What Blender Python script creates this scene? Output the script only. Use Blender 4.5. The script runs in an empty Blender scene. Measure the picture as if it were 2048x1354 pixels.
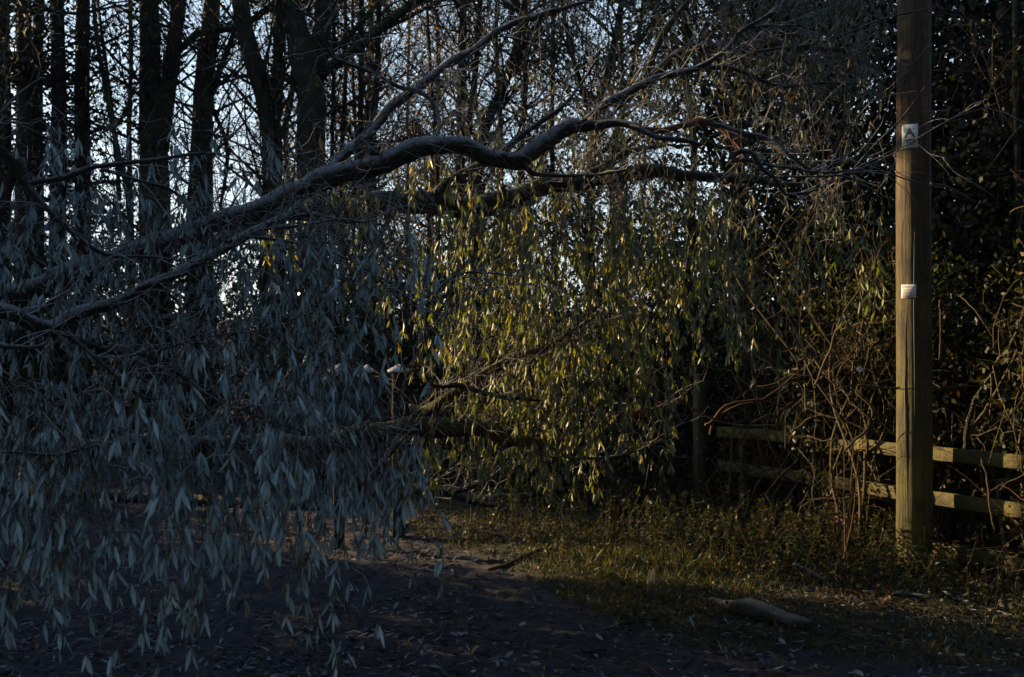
import bpy, math, random
import numpy as np
from mathutils import Vector, Matrix
SC = bpy.context.scene
COL = SC.collection
R = np.random.RandomState(7)
rnd = random.Random(11)

# ------------------------------------------------------------------ camera, sky, sun
CAM_H = 1.7
cam_d = bpy.data.cameras.new('camera'); cam = bpy.data.objects.new('camera', cam_d); COL.objects.link(cam)
cam.location = (0, 0, CAM_H); cam.rotation_euler = (math.radians(90), 0, 0)
cam_d.lens = 40; cam_d.sensor_width = 36; cam_d.clip_start = .05; cam_d.clip_end = 900
cam_d.dof.use_dof = True; cam_d.dof.focus_distance = 6.6; cam_d.dof.aperture_fstop = 5.0
SC.camera = cam
SUN_EL = math.radians(12.5)
SUN_AZ = math.radians(297)          # compass style: the sun stands to the left, a little beyond the scene
W = bpy.data.worlds.new('World'); SC.world = W; W.use_nodes = True
wn = W.node_tree.nodes; wl = W.node_tree.links
bg = wn['Background']; sky = wn.new('ShaderNodeTexSky'); sky.sky_type = 'NISHITA'
sky.sun_disc = False; sky.sun_elevation = SUN_EL; sky.sun_rotation = SUN_AZ
sky.air_density = 1.0; sky.dust_density = 0.6; sky.ozone_density = 1.5
_tc = wn.new('ShaderNodeTexCoord'); _sp = wn.new('ShaderNodeSeparateXYZ'); wl.new(_tc.outputs['Generated'], _sp.inputs[0])
_nz = wn.new('ShaderNodeTexNoise'); _nz.inputs['Scale'].default_value = 3.5; _nz.inputs['Detail'].default_value = 6; wl.new(_tc.outputs['Generated'], _nz.inputs['Vector'])
_el = wn.new('ShaderNodeMapRange'); _el.inputs[1].default_value = .0; _el.inputs[2].default_value = .55; _el.inputs[3].default_value = 1; _el.inputs[4].default_value = 0; wl.new(_sp.outputs[2], _el.inputs[0])
_cl = wn.new('ShaderNodeMapRange'); _cl.inputs[1].default_value = .3; _cl.inputs[2].default_value = .7; _cl.inputs[3].default_value = .45; _cl.inputs[4].default_value = 1; wl.new(_nz.outputs[0], _cl.inputs[0])
_mu = wn.new('ShaderNodeMath'); _mu.operation = 'MULTIPLY'; wl.new(_el.outputs[0], _mu.inputs[0]); wl.new(_cl.outputs[0], _mu.inputs[1])
_mx = wn.new('ShaderNodeMix'); _mx.data_type = 'RGBA'; wl.new(_mu.outputs[0], _mx.inputs[0]); wl.new(sky.outputs[0], _mx.inputs[6]); _mx.inputs[7].default_value = (3.3, 3.75, 4.4, 1)   # thin pale cloud, thickest low down all round
wl.new(_mx.outputs[2], bg.inputs[0]); bg.inputs[1].default_value = 0.12
sun_d = bpy.data.lights.new('sun', 'SUN'); sun_d.energy = 5.0; sun_d.angle = math.radians(.53); sun_d.color = (1, .70, .36)
sun = bpy.data.objects.new('sun', sun_d); COL.objects.link(sun)
sd = Vector((math.cos(SUN_EL)*math.sin(SUN_AZ), math.cos(SUN_EL)*math.cos(SUN_AZ), math.sin(SUN_EL)))
sun.rotation_euler = sd.to_track_quat('Z', 'Y').to_euler(); sun.location = (-20, 8, 12)
SC.view_settings.view_transform = 'Standard'; SC.view_settings.look = 'None'
SC.view_settings.exposure = 1.35; SC.view_settings.gamma = 1; SC.view_settings.use_curve_mapping = False
SC.render.engine = 'CYCLES'
SC.cycles.max_bounces = 5; SC.cycles.diffuse_bounces = 3; SC.cycles.transmission_bounces = 3; SC.cycles.transparent_max_bounces = 4

FPX = 2048*40/36.0
def P(px, py, Y):
    return np.array([(px-1024)/FPX*Y, Y, CAM_H-(py-677)/FPX*Y])
def PR(px, Y): return px/FPX*Y      # a width in pixels at distance Y, in metres

# ------------------------------------------------------------------ object helpers
def tag(o, label=None, cat=None, group=None, kind=None):
    if label: o['label'] = label
    if cat: o['category'] = cat
    if group: o['group'] = group
    if kind: o['kind'] = kind
    return o
def thing(name, loc, label, cat, group=None):
    o = bpy.data.objects.new(name, None); o.empty_display_size = .2; COL.objects.link(o); o.location = loc
    return tag(o, label, cat, group)
def wloc(o):
    v = Vector((0, 0, 0))
    while o is not None:
        v = v+o.location; o = o.parent
    return v
def mesh_np(name, V, faces, mats, smooth=False, midx=None):
    """faces: list of (n,k) int arrays"""
    me = bpy.data.meshes.new(name)
    V = np.asarray(V, dtype=np.float32)
    me.vertices.add(len(V)); me.vertices.foreach_set('co', V.ravel())
    loops = np.concatenate([f.ravel() for f in faces]).astype(np.int32)
    tot = np.concatenate([np.full(len(f), f.shape[1], np.int32) for f in faces])
    st = np.concatenate([[0], np.cumsum(tot)[:-1]]).astype(np.int32)
    me.loops.add(len(loops)); me.loops.foreach_set('vertex_index', loops)
    me.polygons.add(len(tot)); me.polygons.foreach_set('loop_start', st); me.polygons.foreach_set('loop_total', tot)
    if smooth: me.polygons.foreach_set('use_smooth', np.ones(len(tot), dtype=bool))
    for m in (mats if isinstance(mats, list) else [mats]): me.materials.append(m)
    if midx is not None: me.polygons.foreach_set('material_index', np.asarray(midx, np.int32))
    me.update(calc_edges=True)
    return me
def link(name, me, parent=None, kind=None, loc=None):
    o = bpy.data.objects.new(name, me); COL.objects.link(o)
    if parent is not None: o.parent = parent
    if loc is not None: o.location = loc
    if kind: o['kind'] = kind
    return o
def obj(name, V, faces, mat, parent=None, kind=None, smooth=False):
    V = np.asarray(V, float)
    if parent is not None: V = V-np.array(wloc(parent))
    return link(name, mesh_np(name, V, faces, mat, smooth), parent, kind)

def unit(a):
    return a/np.maximum(np.linalg.norm(a, axis=-1, keepdims=True), 1e-9)
def snoise(p, freq=1.0, seed=0, octv=3):
    """smooth numpy noise, about -1..1, for points (...,3)"""
    rr = np.random.RandomState(abs(int(seed))); out = 0; amp = 1; tot = 0
    for o in range(octv):
        s = 0
        for k in range(5):
            d = rr.normal(size=3); d /= np.linalg.norm(d)
            s = s+np.sin(p@d*freq*(1+.35*k)+rr.uniform(0, 6.3))
        out = out+amp*s/2.6; tot += amp; amp *= .5; freq *= 2.13
    return out/tot
def smooth_path(pts, rad, step):
    """Catmull-Rom through pts"""
    pts = np.asarray(pts, float); rad = np.asarray(rad, float)
    if len(pts) < 3:
        n = max(2, int(np.linalg.norm(pts[1]-pts[0])/step)+1); t = np.linspace(0, 1, n)[:, None]
        return pts[0]*(1-t)+pts[1]*t, rad[0]*(1-t[:, 0])+rad[1]*t[:, 0]
    ext = np.vstack([2*pts[0]-pts[1], pts, 2*pts[-1]-pts[-2]]); op = []; orr = []
    for i in range(len(pts)-1):
        p0, p1, p2, p3 = ext[i:i+4]; n = max(1, int(np.linalg.norm(p2-p1)/step))
        for t in np.arange(n)/n:
            op.append(.5*(2*p1+(p2-p0)*t+(2*p0-5*p1+4*p2-p3)*t*t+(-p0+3*p1-3*p2+p3)*t**3)); orr.append(rad[i]*(1-t)+rad[i+1]*t)
    op.append(pts[-1]); orr.append(rad[-1])
    return np.array(op), np.array(orr)

class Tubes:
    def __init__(s): s.V = []; s.Q = []; s.T = []; s.n = 0
    def add(s, pts, rad, sides=3, bark=0.0, seed=0, cap=True, ragged=0.0):
        pts = np.asarray(pts, float); rad = np.asarray(rad, float); m = len(pts)
        t = unit(np.gradient(pts, axis=0))
        ax = np.argmin(np.abs(t).max(axis=0)); ref = np.zeros(3); ref[ax] = 1
        u = unit(np.cross(t, ref)); v = np.cross(t, u)
        a = np.arange(sides)/sides*2*math.pi
        ring = np.cos(a)[None, :, None]*u[:, None, :]+np.sin(a)[None, :, None]*v[:, None, :]
        rr = np.repeat(rad[:, None], sides, 1)
        if bark > 0:
            q = pts[:, None, :]*np.array([1., 1., 1.])+ring*rad[:, None, None]*1.2
            rr = rr*(1+bark*snoise(q, 9, seed, 2)+bark*.7*snoise(q, 38, seed+3, 2))
            g = np.sin(a*sides/2.6+seed)[None, :]*.5
            rr = rr*(1+bark*.5*g)
        if ragged > 0:
            pts = pts.copy()
        Vv = (pts[:, None, :]+ring*rr[:, :, None])
        if ragged > 0:
            Vv[-1] += t[-1]*R.uniform(-1, 1, (sides, 1))*ragged
        Vv = Vv.reshape(-1, 3)
        i = np.arange(m-1)[:, None]*sides; j = np.arange(sides)[None, :]; j2 = (j+1) % sides
        q = np.stack([i+j, i+j2, i+sides+j2, i+sides+j], -1).reshape(-1, 4)+s.n
        s.V.append(Vv); s.Q.append(q); base = s.n; s.n += len(Vv)
        if cap and sides > 3:
            s.V.append(np.array([pts[0], pts[-1]])); c0, c1 = s.n, s.n+1; s.n += 2
            jj = np.arange(sides); j3 = (jj+1) % sides
            s.T.append(np.stack([np.full(sides, c0), base+j3, base+jj], -1))
            e = base+(m-1)*sides
            s.T.append(np.stack([np.full(sides, c1), e+jj, e+j3], -1))
    def obj(s, name, mat, parent=None, kind=None):
        if not s.V: return None
        f = [np.concatenate(s.Q)]
        if s.T: f.append(np.concatenate(s.T))
        return obj(name, np.concatenate(s.V), f, mat, parent, kind, True)

def leaf_arrays(Pt, D, N, L, Wd, curl=.15, fine=True):
    """lance shaped leaves: fine = 6 vertices, coarse = 4"""
    n = len(Pt); D = unit(D); S = unit(np.cross(D, N)); N = unit(np.cross(S, D))
    L = L[:, None]; Wd = Wd[:, None]
    if fine:
        c = curl*R.uniform(-1, 1.6, (n, 1))*L
        fold = Wd*.22
        v = [Pt, Pt+D*L*.38+S*Wd*.5+N*(c*.2+fold), Pt+D*L*.38-S*Wd*.5+N*(c*.2+fold), Pt+D*L*.4+N*c*.2,
             Pt+D*L*.74+S*Wd*.36+N*(c*.6+fold*.6), Pt+D*L*.74-S*Wd*.36+N*(c*.6+fold*.6), Pt+D*L*.75+N*c*.6, Pt+D*L+N*c]
        V = np.stack(v, 1).reshape(-1, 3); b = (np.arange(n)*8)[:, None]
        T = np.concatenate([b+np.array([[0, 3, 1]]), b+np.array([[0, 2, 3]]), b+np.array([[4, 6, 7]]), b+np.array([[6, 5, 7]])])
        Q = np.concatenate([b+np.array([[1, 3, 6, 4]]), b+np.array([[3, 2, 5, 6]])])
        return V, [Q, T]
    v = [Pt, Pt+D*L*.45+S*Wd*.5, Pt+D*L+N*curl*L*R.uniform(-1, 1, (n, 1)), Pt+D*L*.45-S*Wd*.5]
    V = np.stack(v, 1).reshape(-1, 3); b = (np.arange(n)*4)[:, None]
    return V, [b+np.array([[0, 1, 2, 3]])]
def leaves(name, Pt, D, N, L, Wd, mat, parent=None, kind='stuff', curl=.15, fine=True):
    V, F = leaf_arrays(np.asarray(Pt), np.asarray(D), np.asarray(N), np.asarray(L), np.asarray(Wd), curl, fine)
    return obj(name, V, F, mat, parent, kind)

# ------------------------------------------------------------------ materials
def nmat(name):
    m = bpy.data.materials.new(name); m.use_nodes = True; nt = m.node_tree
    return m, nt.nodes, nt.links, nt.nodes['Principled BSDF']
def ramp(n, stops, interp='LINEAR'):
    r = n.new('ShaderNodeValToRGB'); e = r.color_ramp.elements; r.color_ramp.interpolation = interp
    while len(e) < len(stops): e.new(.5)
    for k, (p, c) in enumerate(stops): e[k].position = p; e[k].color = (*c, 1)
    return r
def noise(n, l, scale, detail=5, rough=.6, vec=None, dist=0):
    t = n.new('ShaderNodeTexNoise'); t.inputs['Scale'].default_value = scale; t.inputs['Detail'].default_value = detail
    t.inputs['Roughness'].default_value = rough; t.inputs['Distortion'].default_value = dist
    if vec is not None: l.new(vec, t.inputs['Vector'])
    return t
def mixc(n, l, fac, a, b, mode='MIX'):
    m = n.new('ShaderNodeMix'); m.data_type = 'RGBA'; m.blend_type = mode
    for s, v in ((m.inputs[0], fac), (m.inputs[6], a), (m.inputs[7], b)):
        if isinstance(v, (int, float)): s.default_value = v
        elif isinstance(v, tuple): s.default_value = (*v, 1)
        else: l.new(v, s)
    return m.outputs[2]
def mathn(n, l, op, a, b=None):
    m = n.new('ShaderNodeMath'); m.operation = op
    for k, v in enumerate((a, b)):
        if v is None: continue
        if isinstance(v, (int, float)): m.inputs[k].default_value = v
        else: l.new(v, m.inputs[k])
    return m.outputs[0]
def mapr(n, l, v, a, b, c=0, d=1):
    m = n.new('ShaderNodeMapRange'); l.new(v, m.inputs[0])
    for k, x in enumerate((a, b, c, d)): m.inputs[1+k].default_value = x
    return m.outputs[0]

def bark_mat(name, dark, light, moss=0.0, mosscol=(.026, .036, .008), frost=0.0, bump=.5, scale=1.0):
    m, n, l, b = nmat(name)
    tc = n.new('ShaderNodeTexCoord').outputs['Object']
    n1 = noise(n, l, 9*scale, 8, .7, tc, .5); n2 = noise(n, l, 60*scale, 5, .7, tc)
    vo = n.new('ShaderNodeTexVoronoi'); vo.inputs['Scale'].default_value = 34*scale; vo.feature = 'DISTANCE_TO_EDGE'; mpv = n.new('ShaderNodeMapping'); mpv.inputs['Scale'].default_value = (.4, 1, 1); l.new(mixc(n, l, .06, tc, n1.outputs[1]), mpv.inputs[0]); l.new(mpv.outputs[0], vo.inputs['Vector'])
    c = ramp(n, [(.3, dark), (.7, light)]); l.new(n1.outputs[0], c.inputs[0])
    col = mixc(n, l, mapr(n, l, n2.outputs[0], .35, .7), c.outputs[0], tuple(x*.55 for x in dark))
    col = mixc(n, l, mapr(n, l, vo.outputs['Distance'], .0, .08, .75, 0), col, tuple(x*.3 for x in dark))
    geo = n.new('ShaderNodeNewGeometry'); sep = n.new('ShaderNodeSeparateXYZ'); l.new(geo.outputs['Normal'], sep.inputs[0])
    up = sep.outputs[2]
    if moss > 0:
        nm = noise(n, l, 5, 5, .65, tc)
        f = mapr(n, l, mathn(n, l, 'ADD', mathn(n, l, 'MULTIPLY', up, .35), nm.outputs[0]), .75-moss*.4, .95-moss*.4)
        col = mixc(n, l, f, col, mixc(n, l, n2.outputs[0], mosscol, tuple(x*1.8 for x in mosscol)))
    if frost > 0:
        nf = noise(n, l, 120, 3, .6, tc)
        f = mapr(n, l, mathn(n, l, 'ADD', mathn(n, l, 'MULTIPLY', up, .5), mathn(n, l, 'ADD', mathn(n, l, 'MULTIPLY', nf.outputs[0], .5), mathn(n, l, 'MULTIPLY', n1.outputs[0], .6))), .62, 1.02, 0, frost)
        col = mixc(n, l, f, col, (.50, .52, .55))
    l.new(col, b.inputs['Base Color']); b.inputs['Roughness'].default_value = .85
    bp = n.new('ShaderNodeBump'); bp.inputs['Strength'].default_value = bump; bp.inputs['Distance'].default_value = .03/scale
    h = mathn(n, l, 'ADD', mathn(n, l, 'ADD', n1.outputs[0], mathn(n, l, 'MULTIPLY', n2.outputs[0], .4)), mapr(n, l, vo.outputs['Distance'], 0, .25, 0, .5))
    l.new(h, bp.inputs['Height']); l.new(bp.outputs[0], b.inputs['Normal'])
    return m
def leaf_mat(name, stops, back=None, trans=.35, rough=.55, spec=.3, backmix=.6):
    m, n, l, b = nmat(name)
    geo = n.new('ShaderNodeNewGeometry'); oi = n.new('ShaderNodeObjectInfo')
    f = mathn(n, l, 'FRACT', mathn(n, l, 'ADD', geo.outputs['Random Per Island'], mathn(n, l, 'MULTIPLY', oi.outputs['Random'], 1.0)))
    c = ramp(n, stops); l.new(f, c.inputs[0])
    tc = n.new('ShaderNodeTexCoord').outputs['Object']; nn = noise(n, l, 90, 3, .6, tc)
    col = mixc(n, l, mapr(n, l, nn.outputs[0], .3, .75, 0, .35), c.outputs[0], (.05, .05, .03))
    if back:
        col = mixc(n, l, mathn(n, l, 'MULTIPLY', geo.outputs['Backfacing'], backmix), col, back)
    l.new(col, b.inputs['Base Color']); b.inputs['Roughness'].default_value = rough
    b.inputs['Specular IOR Level'].default_value = spec
    if trans > 0:
        tr = n.new('ShaderNodeBsdfTranslucent'); l.new(mixc(n, l, .6, col, c.outputs[0]), tr.inputs[0])
        hs = n.new('ShaderNodeHueSaturation'); hs.inputs['Saturation'].default_value = 1.35; hs.inputs['Value'].default_value = 1.5
        l.new(c.outputs[0], hs.inputs['Color']); l.new(hs.outputs[0], tr.inputs[0])
        mx = n.new('ShaderNodeMixShader'); mx.inputs[0].default_value = trans
        l.new(b.outputs[0], mx.inputs[1]); l.new(tr.outputs[0], mx.inputs[2]); l.new(mx.outputs[0], n['Material Output'].inputs[0])
    return m

M = {}
M['willow_bark'] = bark_mat('willow bark', (.014, .012, .009), (.10, .085, .066), .35, frost=.85, bump=1.0)
M['branch_bark'] = bark_mat('branch bark', (.025, .020, .016), (.085, .070, .06), .05, frost=.6, scale=2, bump=.9)
M['mossy_bark'] = bark_mat('mossy bark', (.018, .014, .010), (.06, .048, .032), .6, frost=.18, bump=1.0)
M['trunk_bark'] = bark_mat('woodland bark', (.012, .011, .008), (.036, .032, .018), .7, (.030, .037, .008))
M['conifer_bark'] = bark_mat('conifer bark', (.012, .010, .008), (.032, .026, .02), .1)
M['pale_bark'] = bark_mat('birch bark', (.10, .06, .035), (.26, .16, .09), 0)
M['log_bark'] = bark_mat('dead log bark', (.010, .008, .006), (.040, .030, .020), .05, frost=.16)
M['twig'] = bark_mat('willow twig bark', (.06, .045, .034), (.17, .13, .105), 0, frost=.85, scale=4)
M['red_twig'] = bark_mat('bramble stem', (.06, .026, .014), (.20, .09, .04), 0, scale=4)
M['tan_twig'] = bark_mat('hedge twig', (.05, .036, .018), (.22, .165, .075), .1, scale=4)
M['dark_twig'] = bark_mat('woodland twig', (.018, .014, .010), (.05, .04, .028), 0, scale=3)
M['torn_wood'] = bark_mat('torn willow wood', (.10, .03, .014), (.30, .11, .05), 0, scale=2)
M['leaf'] = leaf_mat('willow leaf', [(0, (.02, .036, .032)), (.15, (.06, .095, .09)), (.4, (.17, .24, .25)), (.65, (.32, .43, .47)), (.80, (.50, .62, .68)), (.82, (.05, .065, .028)), (.92, (.12, .10, .025)), (.97, (.16, .13, .02)), (1, (.10, .05, .02))], (.28, .38, .41), .12, .4, .5)  # frosted willow leaf for the shaded curtain, cool shade tone in its colour
M['leaf_sunlit'] = leaf_mat('sunlit willow leaf', [(0, (.02, .03, .014)), (.35, (.06, .075, .028)), (.6, (.13, .15, .055)), (.74, (.36, .35, .23)), (.77, (.10, .125, .03)), (.91, (.17, .17, .04)), (.94, (.36, .31, .05)), (1, (.16, .09, .025))], (.30, .32, .22), .45, .4, .5)  # same willow leaf for the sunny curtain, the sun's yellow put into its colour
M['leaf_high'] = leaf_mat('dull willow leaf', [(0, (.03, .042, .03)), (.5, (.05, .066, .048)), (.8, (.075, .09, .065)), (.95, (.10, .085, .03)), (1, (.09, .05, .02))], (.11, .13, .12), .25)
M['ivy'] = leaf_mat('ivy leaf', [(0, (.012, .02, .008)), (.5, (.02, .034, .012)), (1, (.035, .045, .014))], None, .12, .35, .5)
M['deep_moss'] = bark_mat('deep moss bark', (.03, .024, .014), (.08, .065, .03), .95, (.055, .07, .010), frost=.1, bump=1.0)
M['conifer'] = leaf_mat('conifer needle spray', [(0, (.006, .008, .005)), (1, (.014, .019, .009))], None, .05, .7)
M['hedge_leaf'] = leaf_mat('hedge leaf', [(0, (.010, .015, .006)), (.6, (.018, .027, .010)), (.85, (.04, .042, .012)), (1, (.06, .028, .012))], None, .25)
M['hedge_leaf2'] = leaf_mat('bramble leaf', [(0, (.02, .03, .010)), (.5, (.04, .048, .014)), (.8, (.07, .06, .018)), (1, (.11, .055, .02))], None, .35)
M['dead_leaf'] = leaf_mat('dead brown leaf', [(0, (.03, .02, .012)), (.5, (.07, .04, .02)), (.8, (.11, .055, .02)), (1, (.14, .10, .06))], None, .2)
M['autumn'] = leaf_mat('autumn leaf', [(0, (.07, .05, .015)), (.5, (.16, .09, .02)), (.8, (.22, .11, .02)), (1, (.12, .05, .015))], None, .45)
M['wood_leaf'] = leaf_mat('woodland leaf', [(0, (.03, .035, .012)), (.6, (.06, .06, .015)), (1, (.10, .07, .02))], None, .3)
M['weed'] = leaf_mat('weed leaf', [(0, (.014, .022, .008)), (.6, (.028, .040, .013)), (.85, (.055, .052, .016)), (1, (.08, .036, .015))], None, .35)
M['grass'] = leaf_mat('grass blade', [(0, (.018, .030, .009)), (.5, (.040, .056, .014)), (.8, (.11, .095, .03)), (1, (.17, .12, .05))], None, .3)
M['litter'] = leaf_mat('fallen leaf', [(0, (.018, .014, .013)), (.35, (.035, .028, .025)), (.62, (.075, .078, .085)), (.85, (.26, .28, .31)), (.95, (.07, .03, .014)), (1, (.15, .12, .09))], None, .05, .7)
M['pale_leaf'] = leaf_mat('bleached leaf', [(0, (.36, .30, .20)), (1, (.45, .38, .26))], None, .3)

def ground_mat():
    m, n, l, b = nmat('muddy ground')
    tc = n.new('ShaderNodeTexCoord').outputs['Object']
    n1 = noise(n, l, 1.1, 6, .65, tc); n2 = noise(n, l, 14, 7, .75, tc); n3 = noise(n, l, 90, 4, .7, tc)
    mud = ramp(n, [(.25, (.012, .011, .015)), (.55, (.028, .027, .036)), (.85, (.056, .055, .072))]); l.new(n2.outputs[0], mud.inputs[0])
    mud2 = mixc(n, l, mapr(n, l, n3.outputs[0], .62, .74, 0, .8), mud.outputs[0], (.12, .115, .115))
    soil = ramp(n, [(.3, (.012, .012, .006)), (.6, (.024, .024, .010)), (.85, (.045, .036, .016))]); l.new(n2.outputs[0], soil.inputs[0])
    at = n.new('ShaderNodeAttribute'); at.attribute_name = 'verge'
    f = mapr(n, l, mathn(n, l, 'ADD', at.outputs['Fac'], mathn(n, l, 'MULTIPLY', mathn(n, l, 'SUBTRACT', n1.outputs[0], .5), 1.2)), .35, .65)
    l.new(mixc(n, l, f, mud2, soil.outputs[0]), b.inputs['Base Color']); b.inputs['Roughness'].default_value = .9
    bp = n.new('ShaderNodeBump'); bp.inputs['Strength'].default_value = .8; bp.inputs['Distance'].default_value = .02
    l.new(mathn(n, l, 'ADD', n2.outputs[0], mathn(n, l, 'MULTIPLY', n3.outputs[0], .35)), bp.inputs['Height']); l.new(bp.outputs[0], b.inputs['Normal'])
    return m
M['ground'] = ground_mat()
def wood_mat(name, dark, light, green, gz=None, axis=2, gmix=.7, stain=False):
    m, n, l, b = nmat(name)
    tc = n.new('ShaderNodeTexCoord').outputs['Object']
    mp = n.new('ShaderNodeMapping'); l.new(tc, mp.inputs[0]); sc = [38, 38, 38]; sc[axis] = 1.2; mp.inputs['Scale'].default_value = sc
    n1 = noise(n, l, 1, 6, .65, mp.outputs[0], .3); n2 = noise(n, l, 3.2, 4, .7, mp.outputs[0])
    n3 = noise(n, l, 3, 5, .6, tc)
    c = ramp(n, [(.25, dark), (.75, light)]); l.new(n1.outputs[0], c.inputs[0])
    col = mixc(n, l, mapr(n, l, n2.outputs[0], .60, .72), c.outputs[0], tuple(x*.3 for x in dark))
    if gz is not None:
        sep = n.new('ShaderNodeSeparateXYZ'); l.new(tc, sep.inputs[0])
        f = mathn(n, l, 'MULTIPLY', mapr(n, l, mathn(n, l, 'ADD', sep.outputs[2], mathn(n, l, 'MULTIPLY', n3.outputs[0], 1.0)), gz[0]+.5, gz[1]+.5), gmix)
    else: f = mapr(n, l, n3.outputs[0], .35, .65, .1, gmix)
    col = mixc(n, l, f, col, green)
    mp2 = n.new('ShaderNodeMapping'); l.new(tc, mp2.inputs[0]); s2 = [1.0, 1.0, 1.0]; s2[axis] = .22; mp2.inputs['Scale'].default_value = s2
    n4 = noise(n, l, 15, 7, .72, mp2.outputs[0], .6); n5 = noise(n, l, 2.2, 4, .6, tc)
    col = mixc(n, l, mapr(n, l, n4.outputs[0], .48, .66, 0, .8), col, tuple(x*.45 for x in dark))
    if stain: col = mixc(n, l, mapr(n, l, n5.outputs[0], .45, .62, 0, .75), col, (.022, .018, .014))
    l.new(col, b.inputs['Base Color']); b.inputs['Roughness'].default_value = .8
    bp = n.new('ShaderNodeBump'); bp.inputs['Strength'].default_value = .9; bp.inputs['Distance'].default_value = .01
    l.new(mathn(n, l, 'ADD', mathn(n, l, 'ADD', n1.outputs[0], n2.outputs[0]), n4.outputs[0]), bp.inputs['Height']); l.new(bp.outputs[0], b.inputs['Normal'])
    return m
M['pole'] = wood_mat('creosoted pole wood', (.013, .009, .006), (.19, .12, .055), (.080, .078, .006), (3.2, .8), gmix=.88, stain=True)
M['rail'] = wood_mat('weathered rail wood', (.030, .023, .009), (.16, .125, .038), (.085, .085, .012), None, 1)
M['post'] = wood_mat('weathered post wood', (.04, .03, .016), (.12, .10, .05), (.06, .065, .015), None, 2)
def plain(name, c, rough=.6, metal=0):
    m, n, l, b = nmat(name)
    tc = n.new('ShaderNodeTexCoord').outputs['Object']; nn = noise(n, l, 40, 4, .7, tc)
    l.new(mixc(n, l, mapr(n, l, nn.outputs[0], .35, .75, 0, .45), c, tuple(x*.55 for x in c)), b.inputs['Base Color'])
    b.inputs['Roughness'].default_value = rough; b.inputs['Metallic'].default_value = metal
    return m
M['white_plate'] = plain('white enamel', (.78, .78, .78), .4); M['black_print'] = plain('black print', (.03, .035, .05))
M['yellow_print'] = plain('faded yellow print', (.38, .33, .10)); M['paper'] = plain('white paper', (.8, .78, .76), .8)
M['grey_print'] = plain('grey print', (.10, .11, .16)); M['cap'] = plain('frosted post cap', (.55, .56, .60)); M['metal'] = plain('galvanised metal', (.3, .31, .32), .5, .6)
M['grey_post'] = plain('grey green painted wood', (.010, .012, .012), .98); M['flower'] = plain('white petal', (.8, .8, .7))

# ------------------------------------------------------------------ ground
def vline(x):
    return np.interp(x, [-1.6, -1.2, -.75, .34, .66, 1.3, 2.66, 6, 30], [30, 10.6, 9.7, 7.5, 6.75, 6.3, 5.9, 5.8, 5.8])
def gh(x, y):
    x = np.asarray(x, float); y = np.asarray(y, float); p = np.stack([x, y, x*0], -1)
    h = .05*snoise(p, .9, 5, 2)
    h = h+.012*snoise(p, 6, 9, 2)
    v = np.clip((y-vline(x))*1.2, 0, 1); h = h+.05*v
    edge = np.interp(x, [-40, -6, -1, 2, 5, 40], [19, 19, 17, 15, 11.5, 11.5])
    b = np.clip((y-edge)/5, 0, 1); h = h+2.1*b*b*(3-2*b)
    return h
def zg(x, y): return float(gh(np.array([x]), np.array([y]))[0])
def axis(lo, hi, f0, f1, fine, far):
    a = list(np.arange(f0, f1+1e-6, fine)); s = fine
    x = f1
    while x < hi: s *= 1.25; x += s; a.append(x)
    s = fine; x = f0
    while x > lo: s *= 1.25; x -= s; a.insert(0, x)
    return np.array(a)
gx = axis(-400, 400, -5.5, 5.5, .05, 0); gy = axis(-200, 600, 4.5, 13.5, .05, 0)
XX, YY = np.meshgrid(gx, gy)
fineN = np.where((np.abs(XX) < 6) & (YY > 4) & (YY < 14), 1, 0)
pp = np.stack([XX, YY, XX*0], -1)
ZZ = gh(XX, YY)+fineN*(.010*snoise(pp, 24, 4, 3)+.006*R.normal(size=XX.shape))
V = np.stack([XX, YY, ZZ], -1).reshape(-1, 3)
nx = len(gx); ii = (np.arange(len(gy)-1)[:, None]*nx+np.arange(nx-1)[None, :]).ravel()
gme = mesh_np('ground', V, [np.stack([ii, ii+1, ii+1+nx, ii+nx], -1)], M['ground'], True)
at = gme.attributes.new('verge', 'FLOAT', 'POINT')
at.data.foreach_set('value', np.clip((YY-vline(XX))*1.5+.5, 0, 1).ravel().astype(np.float32))
link('ground', gme, kind='structure')

# ------------------------------------------------------------------ branch growing
def arch(a, b, lift, jit, n=5):
    t = np.linspace(0, 1, n)[:, None]; p = a*(1-t)+b*t
    p[:, 2] += (4*t*(1-t))[:, 0]*lift
    p[1:-1] += R.normal(size=(n-2, 3))*jit
    return p
def grow(skel, att, lift=.08, rtip=.0018, rk=.006, maxr=.02, jit=.06):
    """join every attractor to the nearest wood; returns paths"""
    cap = len(skel)+len(att)*5+10
    N = np.zeros((cap, 3)); RR = np.zeros(cap); n = len(skel)
    N[:n] = skel[:, :3]; RR[:n] = skel[:, 3]
    d0 = np.array([np.min(np.sum((skel[:, :3]-a)**2, 1)) for a in att]); out = []
    for k in np.argsort(d0):
        a = att[k]; d2 = np.sum((N[:n]-a)**2, 1)
        d2 = d2*(1+.8*np.clip((a[2]-N[:n, 2]), -1, 2))       # rather from above or level
        i = int(np.argmin(d2)); L = math.sqrt(np.sum((N[i]-a)**2))
        if L < .02: continue
        r0 = min(RR[i]*.8, rtip+rk*L, maxr)
        p = arch(N[i], a, lift*L, jit*L)
        r = np.linspace(r0, max(rtip, r0*.4), len(p)); out.append((p, r, L))
        N[n:n+len(p)-1] = p[1:]; RR[n:n+len(p)-1] = r[1:]; n += len(p)-1
    return out
def att_px(n, x0, x1, y0, y1, Y0, Y1):
    px = R.uniform(x0, x1, n); py = R.uniform(y0, y1, n); Y = R.uniform(Y0, Y1, n)
    return np.stack([(px-1024)/FPX*Y, Y, CAM_H-(py-677)/FPX*Y], -1)
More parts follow.
